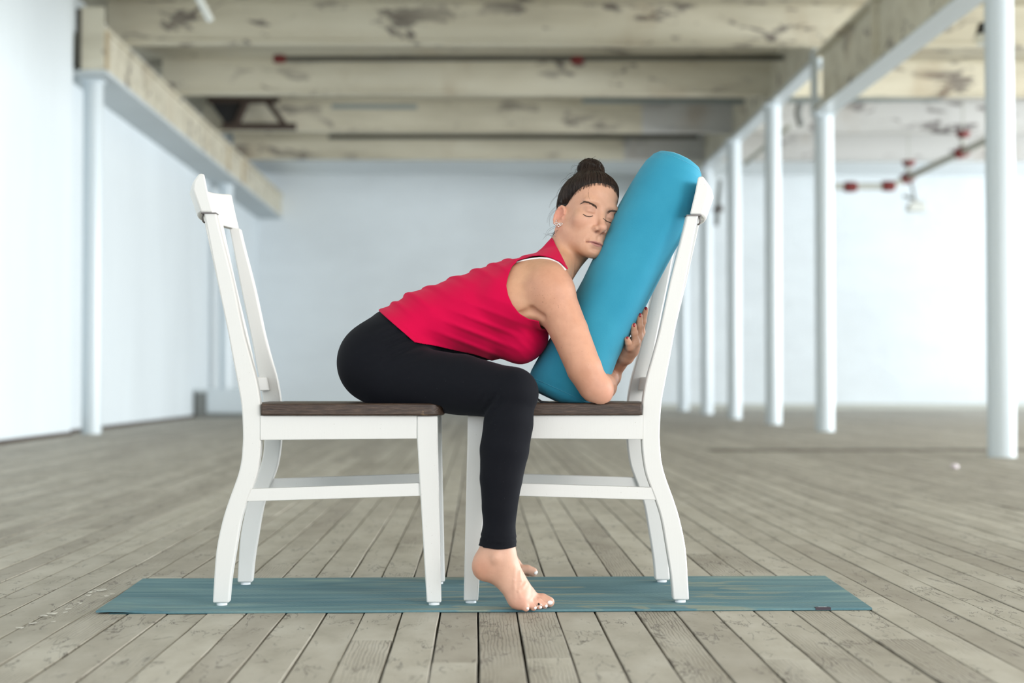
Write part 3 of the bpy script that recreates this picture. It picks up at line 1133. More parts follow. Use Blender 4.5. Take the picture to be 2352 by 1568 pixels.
def surface_nets(field, ax, ay, az, N=16, smooth=2):
    nx, ny, nz = [(len(a) - 1) // N for a in (ax, ay, az)]
    A = (ax, ay, az)
    cen, rad, idx = [], [], []
    for bi in range(nx):
        for bj in range(ny):
            for bk in range(nz):
                lo = np.array([A[0][bi * N], A[1][bj * N], A[2][bk * N]])
                hi = np.array([A[0][bi * N + N], A[1][bj * N + N], A[2][bk * N + N]])
                cen.append((lo + hi) / 2); rad.append(np.linalg.norm(hi - lo) / 2); idx.append((bi, bj, bk))
    cen, rad = np.array(cen), np.array(rad)
    d = field.ev(cen)
    act = np.nonzero(np.abs(d) < rad * 1.35 + .012)[0]
    S = np.array([len(ax), len(ay), len(az)], np.int64)
    key = lambda i, j, k: (i * S[1] + j) * S[2] + k
    VK, VP, Q = [], [], []
    I, J, K = np.meshgrid(np.arange(N + 1), np.arange(N + 1), np.arange(N + 1), indexing='ij')
    for b in act:
        bi, bj, bk = idx[b]
        i0, j0, k0 = bi * N, bj * N, bk * N
        xs, ys, zs = ax[i0:i0 + N + 1], ay[j0:j0 + N + 1], az[k0:k0 + N + 1]
        P = np.stack([xs[I].ravel(), ys[J].ravel(), zs[K].ravel()], 1)
        D = field.ev(P, cen[b], rad[b]).reshape(N + 1, N + 1, N + 1)
        s = D < 0
        if s.all() or not s.any():
            continue
        cs = [s[a:a + N, c:c + N, e:e + N] for a in (0, 1) for c in (0, 1) for e in (0, 1)]
        cnt = sum(c.astype(np.int8) for c in cs)
        ci, cj, ck = np.nonzero((cnt > 0) & (cnt < 8))
        if len(ci) == 0:
            continue
        acc = np.zeros((len(ci), 3)); n = np.zeros(len(ci))
        for axis in range(3):
            for u in (0, 1):
                for v in (0, 1):
                    o = [0, 0, 0]
                    oo = [q for q in range(3) if q != axis]
                    o[oo[0]], o[oo[1]] = u, v
                    a0 = (ci + o[0], cj + o[1], ck + o[2])
                    o2 = list(o); o2[axis] = 1
                    a1 = (ci + o2[0], cj + o2[1], ck + o2[2])
                    da, db = D[a0], D[a1]
                    m = (da < 0) != (db < 0)
                    t = np.where(m, da / np.where(m, da - db, 1), 0)
                    pa = np.stack([xs[a0[0]], ys[a0[1]], zs[a0[2]]], 1)
                    pb = np.stack([xs[a1[0]], ys[a1[1]], zs[a1[2]]], 1)
                    acc += np.where(m[:, None], pa + (pb - pa) * t[:, None], 0)
                    n += m
        VP.append(acc / n[:, None])
        VK.append(key(ci + i0, cj + j0, ck + k0))
        for axis in range(3):
            o = [0, 0, 0]; o[axis] = 1
            s1 = s[o[0]:o[0] + N, o[1]:o[1] + N, o[2]:o[2] + N]
            s0 = s[:N, :N, :N]
            ei, ej, ek = np.nonzero(s0 != s1)
            if len(ei) == 0:
                continue
            neg = s0[ei, ej, ek]
            g = [ei + i0, ej + j0, ek + k0]
            oo = [(1, 2), (2, 0), (0, 1)][axis]
            qs = []
            for du, dv in ((0, 0), (1, 0), (1, 1), (0, 1)):
                h = [x.copy() for x in g]
                h[oo[0]] -= du; h[oo[1]] -= dv
                qs.append(key(*h))
            qs = np.stack(qs, 1)
            qs[~neg] = qs[~neg][:, ::-1]
            Q.append(qs)
    VK, VP, Q = np.concatenate(VK), np.concatenate(VP), np.concatenate(Q)
    order = np.argsort(VK)
    VK, VP = VK[order], VP[order]
    ix = np.searchsorted(VK, Q)
    ix = np.clip(ix, 0, len(VK) - 1)
    ok = (VK[ix] == Q).all(1)
    F = ix[ok]
    for it in range(smooth):
        VP = lap(VP, F, .5)
    return VP, F


def lap(V, F, w):
    a = F.ravel(); b = np.roll(F, -1, 1).ravel()
    src, dst = np.concatenate([a, b]), np.concatenate([b, a])
    n = np.bincount(dst, minlength=len(V)).astype(float)
    out = np.stack([np.bincount(dst, V[src, i], len(V)) for i in range(3)], 1)
    return V * (1 - w) + w * out / np.maximum(n, 1)[:, None]


def clip_mesh(V, F, g, field):
    """keep g < 0 and slide the border along the surface onto g = 0"""
    gv = g(V)
    F = F[(gv[F] < 0).any(1)]
    out = gv > 0
    used = np.zeros(len(V), bool); used[F.ravel()] = True
    mv = np.nonzero(used & out)[0]
    d0 = field.ev(V[mv])
    e = 4e-4
    E = np.eye(3) * e
    for _ in range(5):
        P = V[mv]
        v = g(P)
        n_ = field.grad(P)
        gr = np.stack([(g(P + E[i]) - g(P - E[i])) / (2 * e) for i in range(3)], 1)
        gr = gr - n_ * (gr * n_).sum(1, keepdims=True)
        n2 = (gr ** 2).sum(1, keepdims=True)
        st = v[:, None] * gr / np.maximum(n2, .05)
        ln = np.linalg.norm(st, axis=1, keepdims=True)
        st *= np.minimum(1, .005 / np.maximum(ln, 1e-9))
        P = P - st
        n_ = field.grad(P)
        P = P - n_ * np.clip(field.ev(P) - d0, -.003, .003)[:, None]
        V[mv] = P
    nu = np.full(len(V), -1)
    ids = np.nonzero(used)[0]
    nu[ids] = np.arange(len(ids))
    V2, F2 = V[ids], nu[F]
    # even out the border loop
    ed = np.sort(np.concatenate([F2[:, [0, 1]], F2[:, [1, 2]], F2[:, [2, 3]], F2[:, [3, 0]]]), 1)
    k, c = np.unique(ed[:, 0].astype(np.int64) * len(V2) + ed[:, 1], return_counts=True)
    k = k[c == 1]
    a_, b_ = k // len(V2), k % len(V2)
    src, dst = np.concatenate([a_, b_]), np.concatenate([b_, a_])
    n = np.bincount(dst, minlength=len(V2))
    bd_ = n == 2
    for _ in range(6):
        m = np.stack([np.bincount(dst, V2[src, i], len(V2)) for i in range(3)], 1) / np.maximum(n, 1)[:, None]
        V2[bd_] = V2[bd_] * .5 + m[bd_] * .5
    return V2, F2


def axis(lo, hi, h, fine=(), hf=None, N=16):
    out = [lo]
    while out[-1] < hi:
        x = out[-1]
        f = any(a <= x <= b for a, b in fine)
        out.append(x + (hf if f else h))
    while (len(out) - 1) % N:
        out.append(out[-1] + h)
    return np.array(out)


Y0 = 4.06
A = at


def build_prims():
    G = {}
    # torso, buttocks, breasts
    tor = [rc(A(876, 834, Y0), A(912, 792, Y0), .083, .083, .03, 1.85),
           rc(A(915, 790, Y0), A(985, 750, Y0), .080, .078, .03, 1.62),
           rc(A(985, 750, Y0), A(1075, 730, Y0), .080, .091, .03, 1.5),
           rc(A(1075, 730, Y0), A(1165, 702, Y0), .091, .098, .03, 1.45),
           rc(A(1165, 702, Y0), A(1232, 655, Y0), .095, .072, .03, 1.65)]
    tor.append(el(A(1118, 768, Y0), (.070, .105, .056), .03))
    for s in (-1, 1):
        tor.append(el(A(869, 832, Y0 + s * .085), (.096, .10, .097), .03))
        tor.append(el(A(1194, 772, Y0 + s * .066), (.062, .062, .060), .025))
        tor.append(el(A(1212, 662, Y0 + s * .105), (.062, .055, .065), .03))
        tor.append(rc(A(1290, 592, Y0 + s * .01), A(1258, 645, Y0 + s * .13), .036, .046, .03))
        tor.append(rc(A(1150, 690, Y0 + s * .125), A(1240, 705, Y0 + s * .135), .035, .040, .03))
    G['torso'] = Grp(tor, .02)
    # legs
    for nm, yk, yf, s in (('leg_n', 3.800, 3.765, -1), ('leg_f', 4.400, 4.455, 1)):
        yh = Y0 + s * .125
        q = (yf - yk)
        G[nm] = Grp([
            rc(A(905, 866, yh), A(1060, 883, (yh + yk) / 2), .076, .066, .03),
            rc(A(1060, 883, (yh + yk) / 2), A(1176, 904, yk), .067, .055, .008),
            el(A(1180, 902, yk), (.047, .048, .050), .02),
            rc(A(1175, 908, yk), A(1168, 972, yk + q * .25), .0500, .0530, .004),
            rc(A(1168, 972, yk + q * .25), A(1158.5, 1033, yk + q * .45), .0530, .0525, .004),
            rc(A(1158.5, 1033, yk + q * .45), A(1151, 1099, yk + q * .6), .0525, .0450, .004),
            rc(A(1151, 1099, yk + q * .6), A(1147.5, 1165, yk + q * .8), .0450, .0368, .004),
            rc(A(1147.5, 1165, yk + q * .8), A(1146, 1262, yf), .0368, .0290, .004)], .03)
    # feet, on tiptoe
    def foot(dy, s):
        def f(px, py, y):
            p = at(px, py, y)
            if s > 0:
                p = p.copy(); p[1] = 2 * Y0 - p[1] + .11; p[0] -= .018
            return p
        toes = []
        for (bx, by, byy, tx, ty, tyy, r0, r1) in (
                (1194, 1387, 3.760, 1208, 1396, 3.757, .0105, .0085), (1205, 1384, 3.774, 1225, 1394.5, 3.770, .0100, .0083),
                (1214, 1381, 3.787, 1237, 1392, 3.784, .0100, .0083), (1223, 1378, 3.800, 1250, 1390, 3.797, .0102, .0085),
                (1229, 1374, 3.822, 1261, 1382, 3.815, .0135, .0128)):
            a_, b_ = f(bx, by, byy), f(tx, ty, tyy)
            m_ = (a_ + b_) / 2 + np.array([.001, 0, .0035])
            toes += [rc(a_, m_, r0, r1 * .95, .004), rc(m_, b_, r1 * .95, r1, .003)]
        body = [rc(f(1147, 1240, 3.768), f(1147, 1285, 3.772), .0300, .0335, .02),
                el(f(1117, 1301, 3.768), (.033, .031, .034), .025),
                rc(f(1120, 1278, 3.768), f(1130, 1240, 3.768), .020, .016, .025),
                rc(f(1150, 1290, 3.772), f(1192, 1352, 3.785), .0345, .0275, .025),
                rc(f(1146, 1315, 3.768), f(1188, 1374, 3.768), .021, .0185, .02),
                rc(f(1190, 1377, 3.766), f(1206, 1362, 3.812), .0185, .0215, .02),
                rc(f(1198, 1380, 3.764), f(1218, 1372, 3.812), .0130, .0165, .012),
                el(f(1139, 1281, 3.733), (.0105, .008, .0125), .009)]
        # tendons and veins that stand out on the instep
        ten = []
        if s < 0:
            g0 = Grp(body, .02)

            def skin_at(px, py):
                d = ray(px, py)
                t = 3.66
                for _ in range(80):
                    v = float(g0.ev((CP + d * (t / d[1]))[None])[0])
                    if v < 2e-4: break
                    t += v * .7
                return CP + d * ((t + .0008) / d[1])
            for line in (((1182.8, 1300), (1180.5, 1333), (1183, 1372)), ((1194, 1313), (1195.6, 1333), (1190.5, 1357)), ((1190.5, 1357), (1199, 1350), (1207, 1339)), ((1190.5, 1357), (1196, 1372))):
                q = [skin_at(*p_) for p_ in line]
                for a_, b_ in zip(q[:-1], q[1:]):
                    ten.append(rc(a_, b_, .0020, .0018, .0045))
        return Grp(body + ten, .02), Grp(toes, .006)
    G['foot_n'], G['toes_n'] = foot(0, -1)
    G['foot_f'], G['toes_f'] = foot(0, 1)
    # arms
    for nm, s in (('arm_n', -1), ('arm_f', 1)):
        ys = Y0 + s * .150
        ye = Y0 + s * .185
        G[nm] = Grp([
            el(A(1265, 670, ys), (.057, .056, .060), .03),
            rc(A(1270, 682, ys), A(1307, 760, (ys + ye) / 2), .053, .0450, .012),
            rc(A(1307, 760, (ys + ye) / 2), A(1342, 846, ye), .0450, .0412, .004),
            rc(A(1342, 846, ye), A(1362, 884, ye), .0412, .0370, .004),
            el(A(1378, 896, ye), (.030, .030, .031), .018),
            el(A(1384, 911, ye - .004), (.0150, .0160, .0150), .014)], .022)
    # near forearm goes back behind the bolster, far forearm climbs to the hand that shows
    G['fore_n'] = Grp([rc(A(1374, 893, 3.878), A(1387, 887, 3.97), .031, .0305, .02),
                       rc(A(1387, 887, 3.97), A(1402, 868, 4.12), .0305, .022, .006)], .015)
    G['fore_f'] = Grp([rc(A(1372, 888, 4.235), A(1394, 866, 4.15), .032, .0255, .02),
                       rc(A(1394, 866, 4.15), A(1437, 815, 4.035), .0255, .0185, .006)], .015)

    def hand(wr, fingers, palm, r=.0075):
        body = [rc(wr[0], wr[1], .0195, .019, .012)]
        for a_, b_, ra, rb in palm:
            body.append(rc(a_, b_, ra, rb, .010))
        fs = []
        for pts, r0, r1 in fingers:
            n = len(pts) - 1
            for i in range(n):
                ra = r0 + (r1 - r0) * i / n
                rb = r0 + (r1 - r0) * (i + 1) / n
                fs.append(rc(pts[i], pts[i + 1], ra, rb, .0025))
                if i:
                    fs.append(el(pts[i], ra * 1.07, .003))
        return Grp(body, .012), Grp(fs, .006)
    # far (left) hand, laid up the chair side of the bolster
    W0, W1 = A(1438, 818, 4.035), A(1447, 802, 4.020)
    pk, rg, md, ix, th = A(1447, 797, 3.985), A(1459, 787, 3.992), A(1466.5, 774, 4.003), A(1471.5, 763, 4.020), A(1455, 792, 4.060)
    G['palm_f'], G['fing_f'] = hand(
        (W0, W1),
        [([pk, A(1443.5, 787, 3.974), A(1440.5, 778.5, 3.968)], .0082, .0070),
         ([rg, A(1457, 764, 3.982), A(1455.2, 747.5, 3.974)], .0088, .0075),
         ([md, A(1469, 748, 3.992), A(1468.8, 725.5, 3.984)], .0090, .0076),
         ([ix, A(1476.5, 738, 4.010), A(1482.3, 711, 4.004)], .0086, .0073),
         ([th, A(1463, 768, 4.085), A(1468, 745, 4.095)], .0095, .0080)],
        [(W1, pk, .0175, .0105), (W1, rg, .0175, .0115), (W1, md, .0165, .0115), (W1, ix, .0160, .0115), (W1, th, .016, .011)])
    # near (right) hand closes on the far forearm behind the bolster
    W0, W1 = A(1404, 868, 4.12), A(1404, 864, 4.135)
    G['palm_n'], G['fing_n'] = hand(
        (W0, W1),
        [([A(1398, 856, 4.175), A(1392, 848, 4.20), A(1382, 850, 4.215)], .0082, .0068),
         ([A(1403, 862, 4.185), A(1398, 852, 4.215), A(1386, 852, 4.230)], .0086, .0072),
         ([A(1408, 870, 4.188), A(1404, 858, 4.222), A(1391, 856, 4.240)], .0088, .0074),
         ([A(1411, 880, 4.185), A(1410, 868, 4.220), A(1397, 862, 4.242)], .0082, .0070),
         ([A(1394, 866, 4.155), A(1384, 872, 4.175), A(1376, 872, 4.19)], .0095, .0080)],
        [(W1, A(1398, 856, 4.175), .016, .0105), (W1, A(1403, 862, 4.185), .016, .0105), (W1, A(1408, 870, 4.188), .016, .0105), (W1, A(1411, 880, 4.185), .016, .0095)])
    return G


# head frame
HYAW, HROLL, HPITCH, HS = math.radians(28), math.radians(15), math.radians(5), .90
HC = at(1345, 491, 4.055)
F_ = np.array([math.sin(HYAW), -math.cos(HYAW), 0.0])
R_ = np.array([math.cos(HYAW), math.sin(HYAW), 0.0])
U_ = np.array([0, 0, 1.0])
F_, U_ = math.cos(HPITCH) * F_ + math.sin(HPITCH) * U_, math.cos(HPITCH) * U_ - math.sin(HPITCH) * F_


def roll(v):
    c, s = math.cos(HROLL), math.sin(HROLL)
    return np.array([v[0] * c + v[2] * s, v[1], -v[0] * s + v[2] * c])


HB = np.stack([roll(R_), roll(F_), roll(U_)], 1)     # local axes: r (her left), f (out of the face), u (up)
HF = (HC, HB, HS)
hw = lambda p: HC + HB @ (np.asarray(p, float) * HS)


MU = -.0880                                          # height of the mouth line


def head_prims():
    p = [el((0, -.006, .028), (.0665, .084, .084), .02),
         el((0, .036, .046), (.059, .048, .052), .03),
         el((0, .034, -.034), (.056, .050, .080), .03)]
    for s in (-1, 1):
        p.append(rc((s * .048, .004, -.052), (s * .019, .064, -.103), .0195, .016, .03))
        p.append(el((s * .041, .056, -.031), (.024, .021, .021), .022))
        p.append(el((s * .029, .073, .020), (.026, .013, .009), .016))
    p += [el((0, .071, -.1065), (.020, .017, .015), .018),
          el((0, .066, -.076), (.030, .0235, .030), .022)]
    for s in (-1, 1):      # sockets, then closed lids
        p.append(el((s * .030, .097, .002), (.0185, .0155, .0125), .012, op='s'))
    for s in (-1, 1):
        p.append(el((s * .031, .0705, -.003), (.0165, .0135, .0115), .006))
        p.append(el((s * .031, .0765, -.0065), (.0140, .0070, .0052), .004))
        p.append(el((s * .031, .0855, -.0122), (.0150, .0030, .0012), .003, op='s'))
    # nose
    p += [rc((0, .079, .006), (0, .1005, -.039), .0070, .0088, .014),
          el((0, .1035, -.0440), (.0118, .0100, .0096), .008),
          rc((0, .0990, -.0530), (0, .086, -.0610), .0048, .0045, .006)]
    for s in (-1, 1):
        p.append(el((s * .0134, .0905, -.0500), (.0078, .0112, .0086), .006))
        p.append(el((s * .0084, .0955, -.0590), (.0048, .0070, .0056), .0022, op='s'))
    # mouth
    p += [el((0, .0865, MU + .0040), (.0205, .0062, .0042), .007),
          el((0, .0868, MU - .0044), (.0175, .0064, .0046), .004),
          el((0, .0960, MU), (.0235, .0092, .0014), .003, op='s'),
          el((0, .0960, MU + .0160), (.0035, .0055, .0075), .006, op='s'),
          el((0, .0960, MU - .0160), (.0150, .0100, .0040), .010, op='s')]
    for s in (-1, 1):
        p.append(el((s * .0255, .0825, MU - .0012), (.0032, .0062, .0024), .005, op='s'))
        p.append(rc((s * .0195, .094, -.053), (s * .0300, .0835, MU + .004), .0016, .0012, .008, op='s'))
    return p


def ear_prims(s):
    c, sn = math.cos(math.radians(24)), math.sin(math.radians(24))
    rot = np.array([[c, -s * sn, 0], [s * sn, c, 0], [0, 0, 1]]) if True else None
    tl = math.radians(-10)
    rt = rot @ np.array([[1, 0, 0], [0, math.cos(tl), -math.sin(tl)], [0, math.sin(tl), math.cos(tl)]])
    C = np.array([s * .0725, -.008, -.026])
    L = lambda x, y, z: C + rt @ np.array([s * x, y, z])
    ring = [L(.003, .014 * math.cos(a) * (1 if z_ else 1), .0255 * math.sin(a)) for a, z_ in [(math.radians(d), 1) for d in range(20, 300, 28)]]
    p = [el(L(-.002, 0, 0), (.0055, .0145, .026), .004, rt)]
    for a_, b_ in zip(ring[:-1], ring[1:]):
        p.append(rc(a_, b_, .0034, .0034, .004))
    p += [el(L(.0062, .002, .002), (.0078, .0090, .0155), .003, rt, op='s'),
          el(L(.001, .007, -.022), (.0048, .0075, .0090), .005, rt),
          el(L(.003, .0125, -.004), (.0035, .0030, .0050), .004, rt)]
    return p


G = build_prims()
G['head'] = Grp(head_prims(), .02, HF)
G['ear_n'] = Grp(ear_prims(-1), .006, HF)
G['ear_f'] = Grp(ear_prims(1), .006, HF)
nk0, nk1 = A(1279, 618, 4.055), A(1318, 556, 4.060)
G['neck'] = Grp([rc(nk0, nk1, .0465, .0445, .02), rc(nk1, hw((0, -.010, -.03)), .0445, .05, .03),
                 rc(hw((-.058, -.020, -.062)), A(1300, 640, 4.000), .0112, .0085, .007),
                 rc(hw((-.036, .010, -.075)), A(1309, 634, 4.005), .0062, .0052, .006)], .016)
CREASE = (rc(A(1196, 719, 3.897), A(1222, 712, 3.886), .0030, .0042, .013, op='s'), rc(A(1222, 712, 3.886), A(1250, 727, 3.880), .0042, .0040, .013, op='s'))
SEATS = CREASE + (bxs((-.62, 3.836, .30), (-.081, 4.30, .4742)), bxs((-.0415, 3.868, .30), (.42, 4.33, .4742)))
ORDER = ['torso', 'leg_n', 'leg_f', 'foot_n', 'foot_f', 'toes_n', 'toes_f', 'arm_n', 'arm_f', 'fore_n', 'fore_f', 'palm_n', 'fing_n', 'palm_f', 'fing_f', 'neck', 'head', 'ear_n', 'ear_f']
body_field = Field([G[k] for k in ORDER], SEATS)

ax = axis(-.36, .46, .0032, [(HC[0] - .085, HC[0] + .085)], .0012)
ay = axis(3.66, 4.62, .0034, [(HC[1] - .12, HC[1] + .01)], .0012)
az = axis(-.012, 1.10, .0032, [(.60, .70), (0, .10), (HC[2] - .115, HC[2] + .08)], .0014)
BV, BF = surface_nets(body_field, ax, ay, az)
TREE = BVHTree.FromPolygons(BV.tolist(), BF.tolist())


def hit(px, py, tree=None):
    """where the line of sight through a photo pixel meets the body: point and normal"""
    d = Vector(ray(px, py)).normalized()
    p, n_, _, _ = (tree or TREE).ray_cast(Vector(CP), d)
    if p is None:
        return None, None
    n_ = np.array(n_)
    return np.array(p), n_ if n_ @ np.array(d) < 0 else -n_


def near(P, q, s):
    return np.exp(-(((P - np.asarray(q)) / s) ** 2).sum(1))


def skin_tint(V):
    n = len(V)
    col = np.tile(np.array([.625, .350, .222]), (n, 1))

    def blend(w, c):
        nonlocal col
        w = np.clip(w, 0, 1)[:, None]
        col = col * (1 - w) + np.asarray(c) * w
    # arm outer side a little pinker, feet paler and pinker
    arm = np.clip(-(np.minimum(G['arm_n'].ev(V), G['fore_n'].ev(V)) - .012) / .012, 0, 1)
    blend(arm * .75, (.640, .325, .220))
    blend(near(V, A(1388, 905, 3.86), .05) * .5, (.66, .34, .26))
    ft = (V[:, 2] < .17)
    blend(ft * .9, (.665, .405, .305))
    blend(ft * near(V, A(1100, 1308, 3.75), .035) * .75, (.62, .30, .20))
    blend(ft * near(V, A(1195, 1390, 3.75), .030) * .6, (.64, .33, .25))
    blend(ft * near(V, A(1230, 1388, 3.79), .028) * .45, (.64, .34, .27))
    hd = np.minimum(np.minimum(G['palm_f'].ev(V), G['fing_f'].ev(V)), G['fore_f'].ev(V))
    blend((hd < .010) * .6, (.56, .31, .22))
    # head
    L = (V - HC) @ HB / HS
    inh = (np.abs(L[:, 0]) < .1) & (L[:, 2] > -.125) & (L[:, 2] < .14) & (np.abs(L[:, 1]) < .13)
    r, f, u = L.T
    face = inh & (f > .0)
    blend(inh * np.clip((u + .12) / .03, 0, 1) * .85, (.655, .370, .258))
    for s in (-1, 1):
        blend(face * .22 * np.exp(-(((r - s * .042) / .022) ** 2 + ((u + .034) / .018) ** 2)), (.665, .315, .235))
        blend(face * .50 * np.exp(-(((r - s * .031) / .017) ** 2 + ((u - .002) / .010) ** 2)), (.54, .295, .235))
        blend(inh * (s * r > .066) * .8 * np.exp(-(((f + .008) / .022) ** 2 + ((u + .023) / .032) ** 2)), (.70, .31, .23))
        blend(face * .95 * np.exp(-(((r - s * .0084) / .0044) ** 2 + ((u + .0575) / .0042) ** 2 + ((f - .0945) / .010) ** 2)), (.10, .02, .015))  # shade inside the nostrils, tinted into the skin
    blend(face * .40 * np.exp(-((r / .014) ** 2 + ((u + .042) / .014) ** 2)), (.66, .34, .25))
    blend(face * .25 * np.exp(-((r / .02) ** 2 + ((u + .107) / .015) ** 2)), (.66, .36, .27))
    t = np.abs(r) / .0235
    up = MU + .0068 * np.clip(1 - t ** 1.7, 0, 1) - .0018 * np.exp(-(r / .004) ** 2)
    lo = MU - .0078 * np.clip(1 - t ** 2, 0, 1)
    e = .0014
    lip = face * (t < 1.0) * np.clip((up - u) / e + .5, 0, 1) * np.clip((u - lo) / e + .5, 0, 1)
    blend(lip * .75, (.420, .165, .155))
    line = face * (t < 1.08) * np.exp(-((u - MU + .0010 * (t > .85)) / .0011) ** 2)
    blend(line * .85, (.17, .05, .05))  # dark line paints the crease shade between the lips
    fre = np.clip(arm, 0, 1) * .9 + .25
    fre = np.where(inh, .10, fre)
    fre = np.where(ft, .0, fre)
    return col, fre


woman = empty('person', (0.0, 4.06, 0.0))
WO = np.array([0.0, 4.06, 0.0])
tag(woman, 'barefoot woman in pink top and black leggings, eyes closed, hugging the blue bolster', 'person')


def put(name, V, F, mat, attr=None, parent=None):
    return mesh_np(name, V - WO, F, mat, parent or woman, attr)


tint, fre = skin_tint(BV)
body = put('body', BV, BF, M['skin'], tint)
fa = body.data.attributes.new('freckle', 'FLOAT', 'POINT')
fa.data.foreach_set('value', fre.astype(np.float32))

# ------------------------------------------------------------------ clothes
def leg_wrinkle(P, d):
    d = d - .0035
    # creases at the hip and behind the knee, soft folds at the ankle
    q = A(910, 795, 3.872)
    hip = near(P, q, .050)
    v = (P[:, 2] - q[2]) * .86 - (P[:, 0] - q[0]) * .45
    d = d + hip * .0045 * np.sin(v * 260 + 14 * (P[:, 0] - q[0]))
    q = A(1132, 925, 3.756)
    kn = near(P, q, .035)
    v = (P[:, 2] - q[2]) * .55 - (P[:, 0] - q[0]) * .83
    d = d + kn * .0040 * np.sin(v * 330)
    an = np.exp(-((P[:, 2] - .167) / .016) ** 2) * (P[:, 1] < 4.1)
    d = d + an * .0018 * np.sin(P[:, 2] * 520 + 30 * P[:, 0])
    cuff = np.exp(-((P[:, 2] - .155) / .0016) ** 2)
    d = d + cuff * .0018
    return d


leg_field = Field([G[k] for k in ('torso', 'leg_n', 'leg_f', 'foot_n', 'foot_f')], (bxs((-.62, 3.838, .30), (-.081, 4.30, .4735)), bxs((-.0415, 3.870, .30), (.42, 4.33, .4735))), leg_wrinkle)
hemA, hemB = A(866, 709, Y0), A(955, 786, Y0)
hn = np.array([-(hemB - hemA)[2], 0, (hemB - hemA)[0]])
hn /= np.linalg.norm(hn)
if hn[0] < 0: hn = -hn


LAP = np.array([A(px, py, 3.88)[[0, 2]] for px, py in ((930, 779), (951, 785), (1000, 793), (1090, 812), (1150, 831), (1200, 853))])


def lap_line(P):
    """height above the line where the trunk meets the thighs"""
    z = np.interp(P[:, 0], LAP[:, 0], LAP[:, 1])
    z = np.where(P[:, 0] > LAP[-1, 0], LAP[-1, 1] + .006, z)
    return P[:, 2] - z


def pants_region(P):
    top = (P - hemA) @ hn - .030
    top = np.minimum(top, lap_line(P) - .009)
    ank = np.where(P[:, 1] < 4.1, .147 + .004 * np.clip((P[:, 0] - .048) / .035, -1.2, 1.2) ** 2, .15) - P[:, 2]
    return np.maximum(top, ank)


ax2 = axis(-.36, .22, .0045); ay2 = axis(3.70, 4.56, .0045); az2 = axis(.10, .76, .0045)
V, F = surface_nets(leg_field, ax2, ay2, az2, smooth=2)
V, F = clip_mesh(V, F, pants_region, leg_field)
lg_ = put('leggings', V, F, M['black_knit'])
s_ = lg_.modifiers.new('solid', 'SOLIDIFY'); s_.thickness, s_.offset = .0016, -1

top_groups = [G['torso'], Grp(G['leg_n'].prims[:1], .03), Grp(G['leg_f'].prims[:1], .03), G['arm_n'], G['arm_f'], Grp(G['neck'].prims[:1], .016)]


def top_wrinkle(P, d):
    base = d
    d = d - .0050
    x = (P - hemA) @ hn                       # along the trunk from the hem
    back = np.array([-.42, 0, .9])
    upn = (P[:, 2] - (hemA[2] - .10 + .45 * (P[:, 0] - hemA[0])))
    bk = np.clip((upn - .02) / .10, 0, 1)
    ph = x * 150 + 1.6 * np.sin(P[:, 1] * 17) + 16 * upn + 2.0 * np.sin(x * 21)
    w = (.5 + .5 * np.sin(ph)) ** 4
    w2 = (.5 + .5 * np.sin(x * 83 + 1.3 + 3.0 * np.sin(P[:, 1] * 11 + 1) - 30 * upn)) ** 2
    env = np.clip(x / .03, 0, 1) * np.clip((.40 - x) / .12, 0, 1)
    d = d - env * (bk * .0075 * w + .0018 * w2)
    # pull folds from the belly towards the side
    q = A(1100, 775, 3.92)
    v = (P[:, 2] - q[2]) * .93 + (P[:, 0] - q[0]) * .36
    d = d - near(P, q, .085) * .0040 * (.5 + .5 * np.sin(v * 210)) ** 3
    q = A(1225, 790, 3.92)
    v = (P[:, 2] - q[2]) * .75 + (P[:, 0] - q[0]) * .66
    d = d - near(P, q, .045) * .0022 * (.5 + .5 * np.sin(v * 300)) ** 2
    hem = np.exp(-((x - .012) / .0012) ** 2)
    d = d + hem * .0012
    d = d - np.clip(1 - x / .02, 0, 1) * .0015
    return np.minimum(d, base - .0048)


top_field = Field(top_groups, (), top_wrinkle)
ARMH = np.array([A(px, py, 3.93)[[0, 2]] for px, py in (
    (1304, 622), (1286, 601), (1262, 590), (1238, 584), (1212, 587), (1190, 596), (1176, 610), (1167, 632), (1162, 656), (1166, 680), (1176, 702), (1192, 722), (1214, 735), (1240, 740),
    (1259, 744), (1276, 790), (1300, 850), (1330, 930), (1480, 960), (1480, 640), (1340, 640))])


def poly_sd(p, poly):
    """signed distance to a closed polygon, negative inside"""
    d = np.full(len(p), 1e9)
    s = np.ones(len(p))
    n = len(poly)
    for i in range(n):
        a_, b_ = poly[i], poly[i - 1]
        e = b_ - a_
        w = p - a_
        h = np.clip(w @ e / (e @ e), 0, 1)
        d = np.minimum(d, ((w - h[:, None] * e) ** 2).sum(1))
        c1 = p[:, 1] >= a_[1]; c2 = p[:, 1] < b_[1]; c3 = e[0] * w[:, 1] > e[1] * w[:, 0]
        fl = (c1 & c2 & c3) | (~c1 & ~c2 & ~c3)
        s[fl] *= -1
    return s * np.sqrt(d)


nkA, nkB = A(1268, 547, Y0), A(1303, 622, Y0)
nn = np.array([(nkB - nkA)[2], 0, -(nkB - nkA)[0]]); nn /= np.linalg.norm(nn)
if nn[0] < 0: nn = -nn


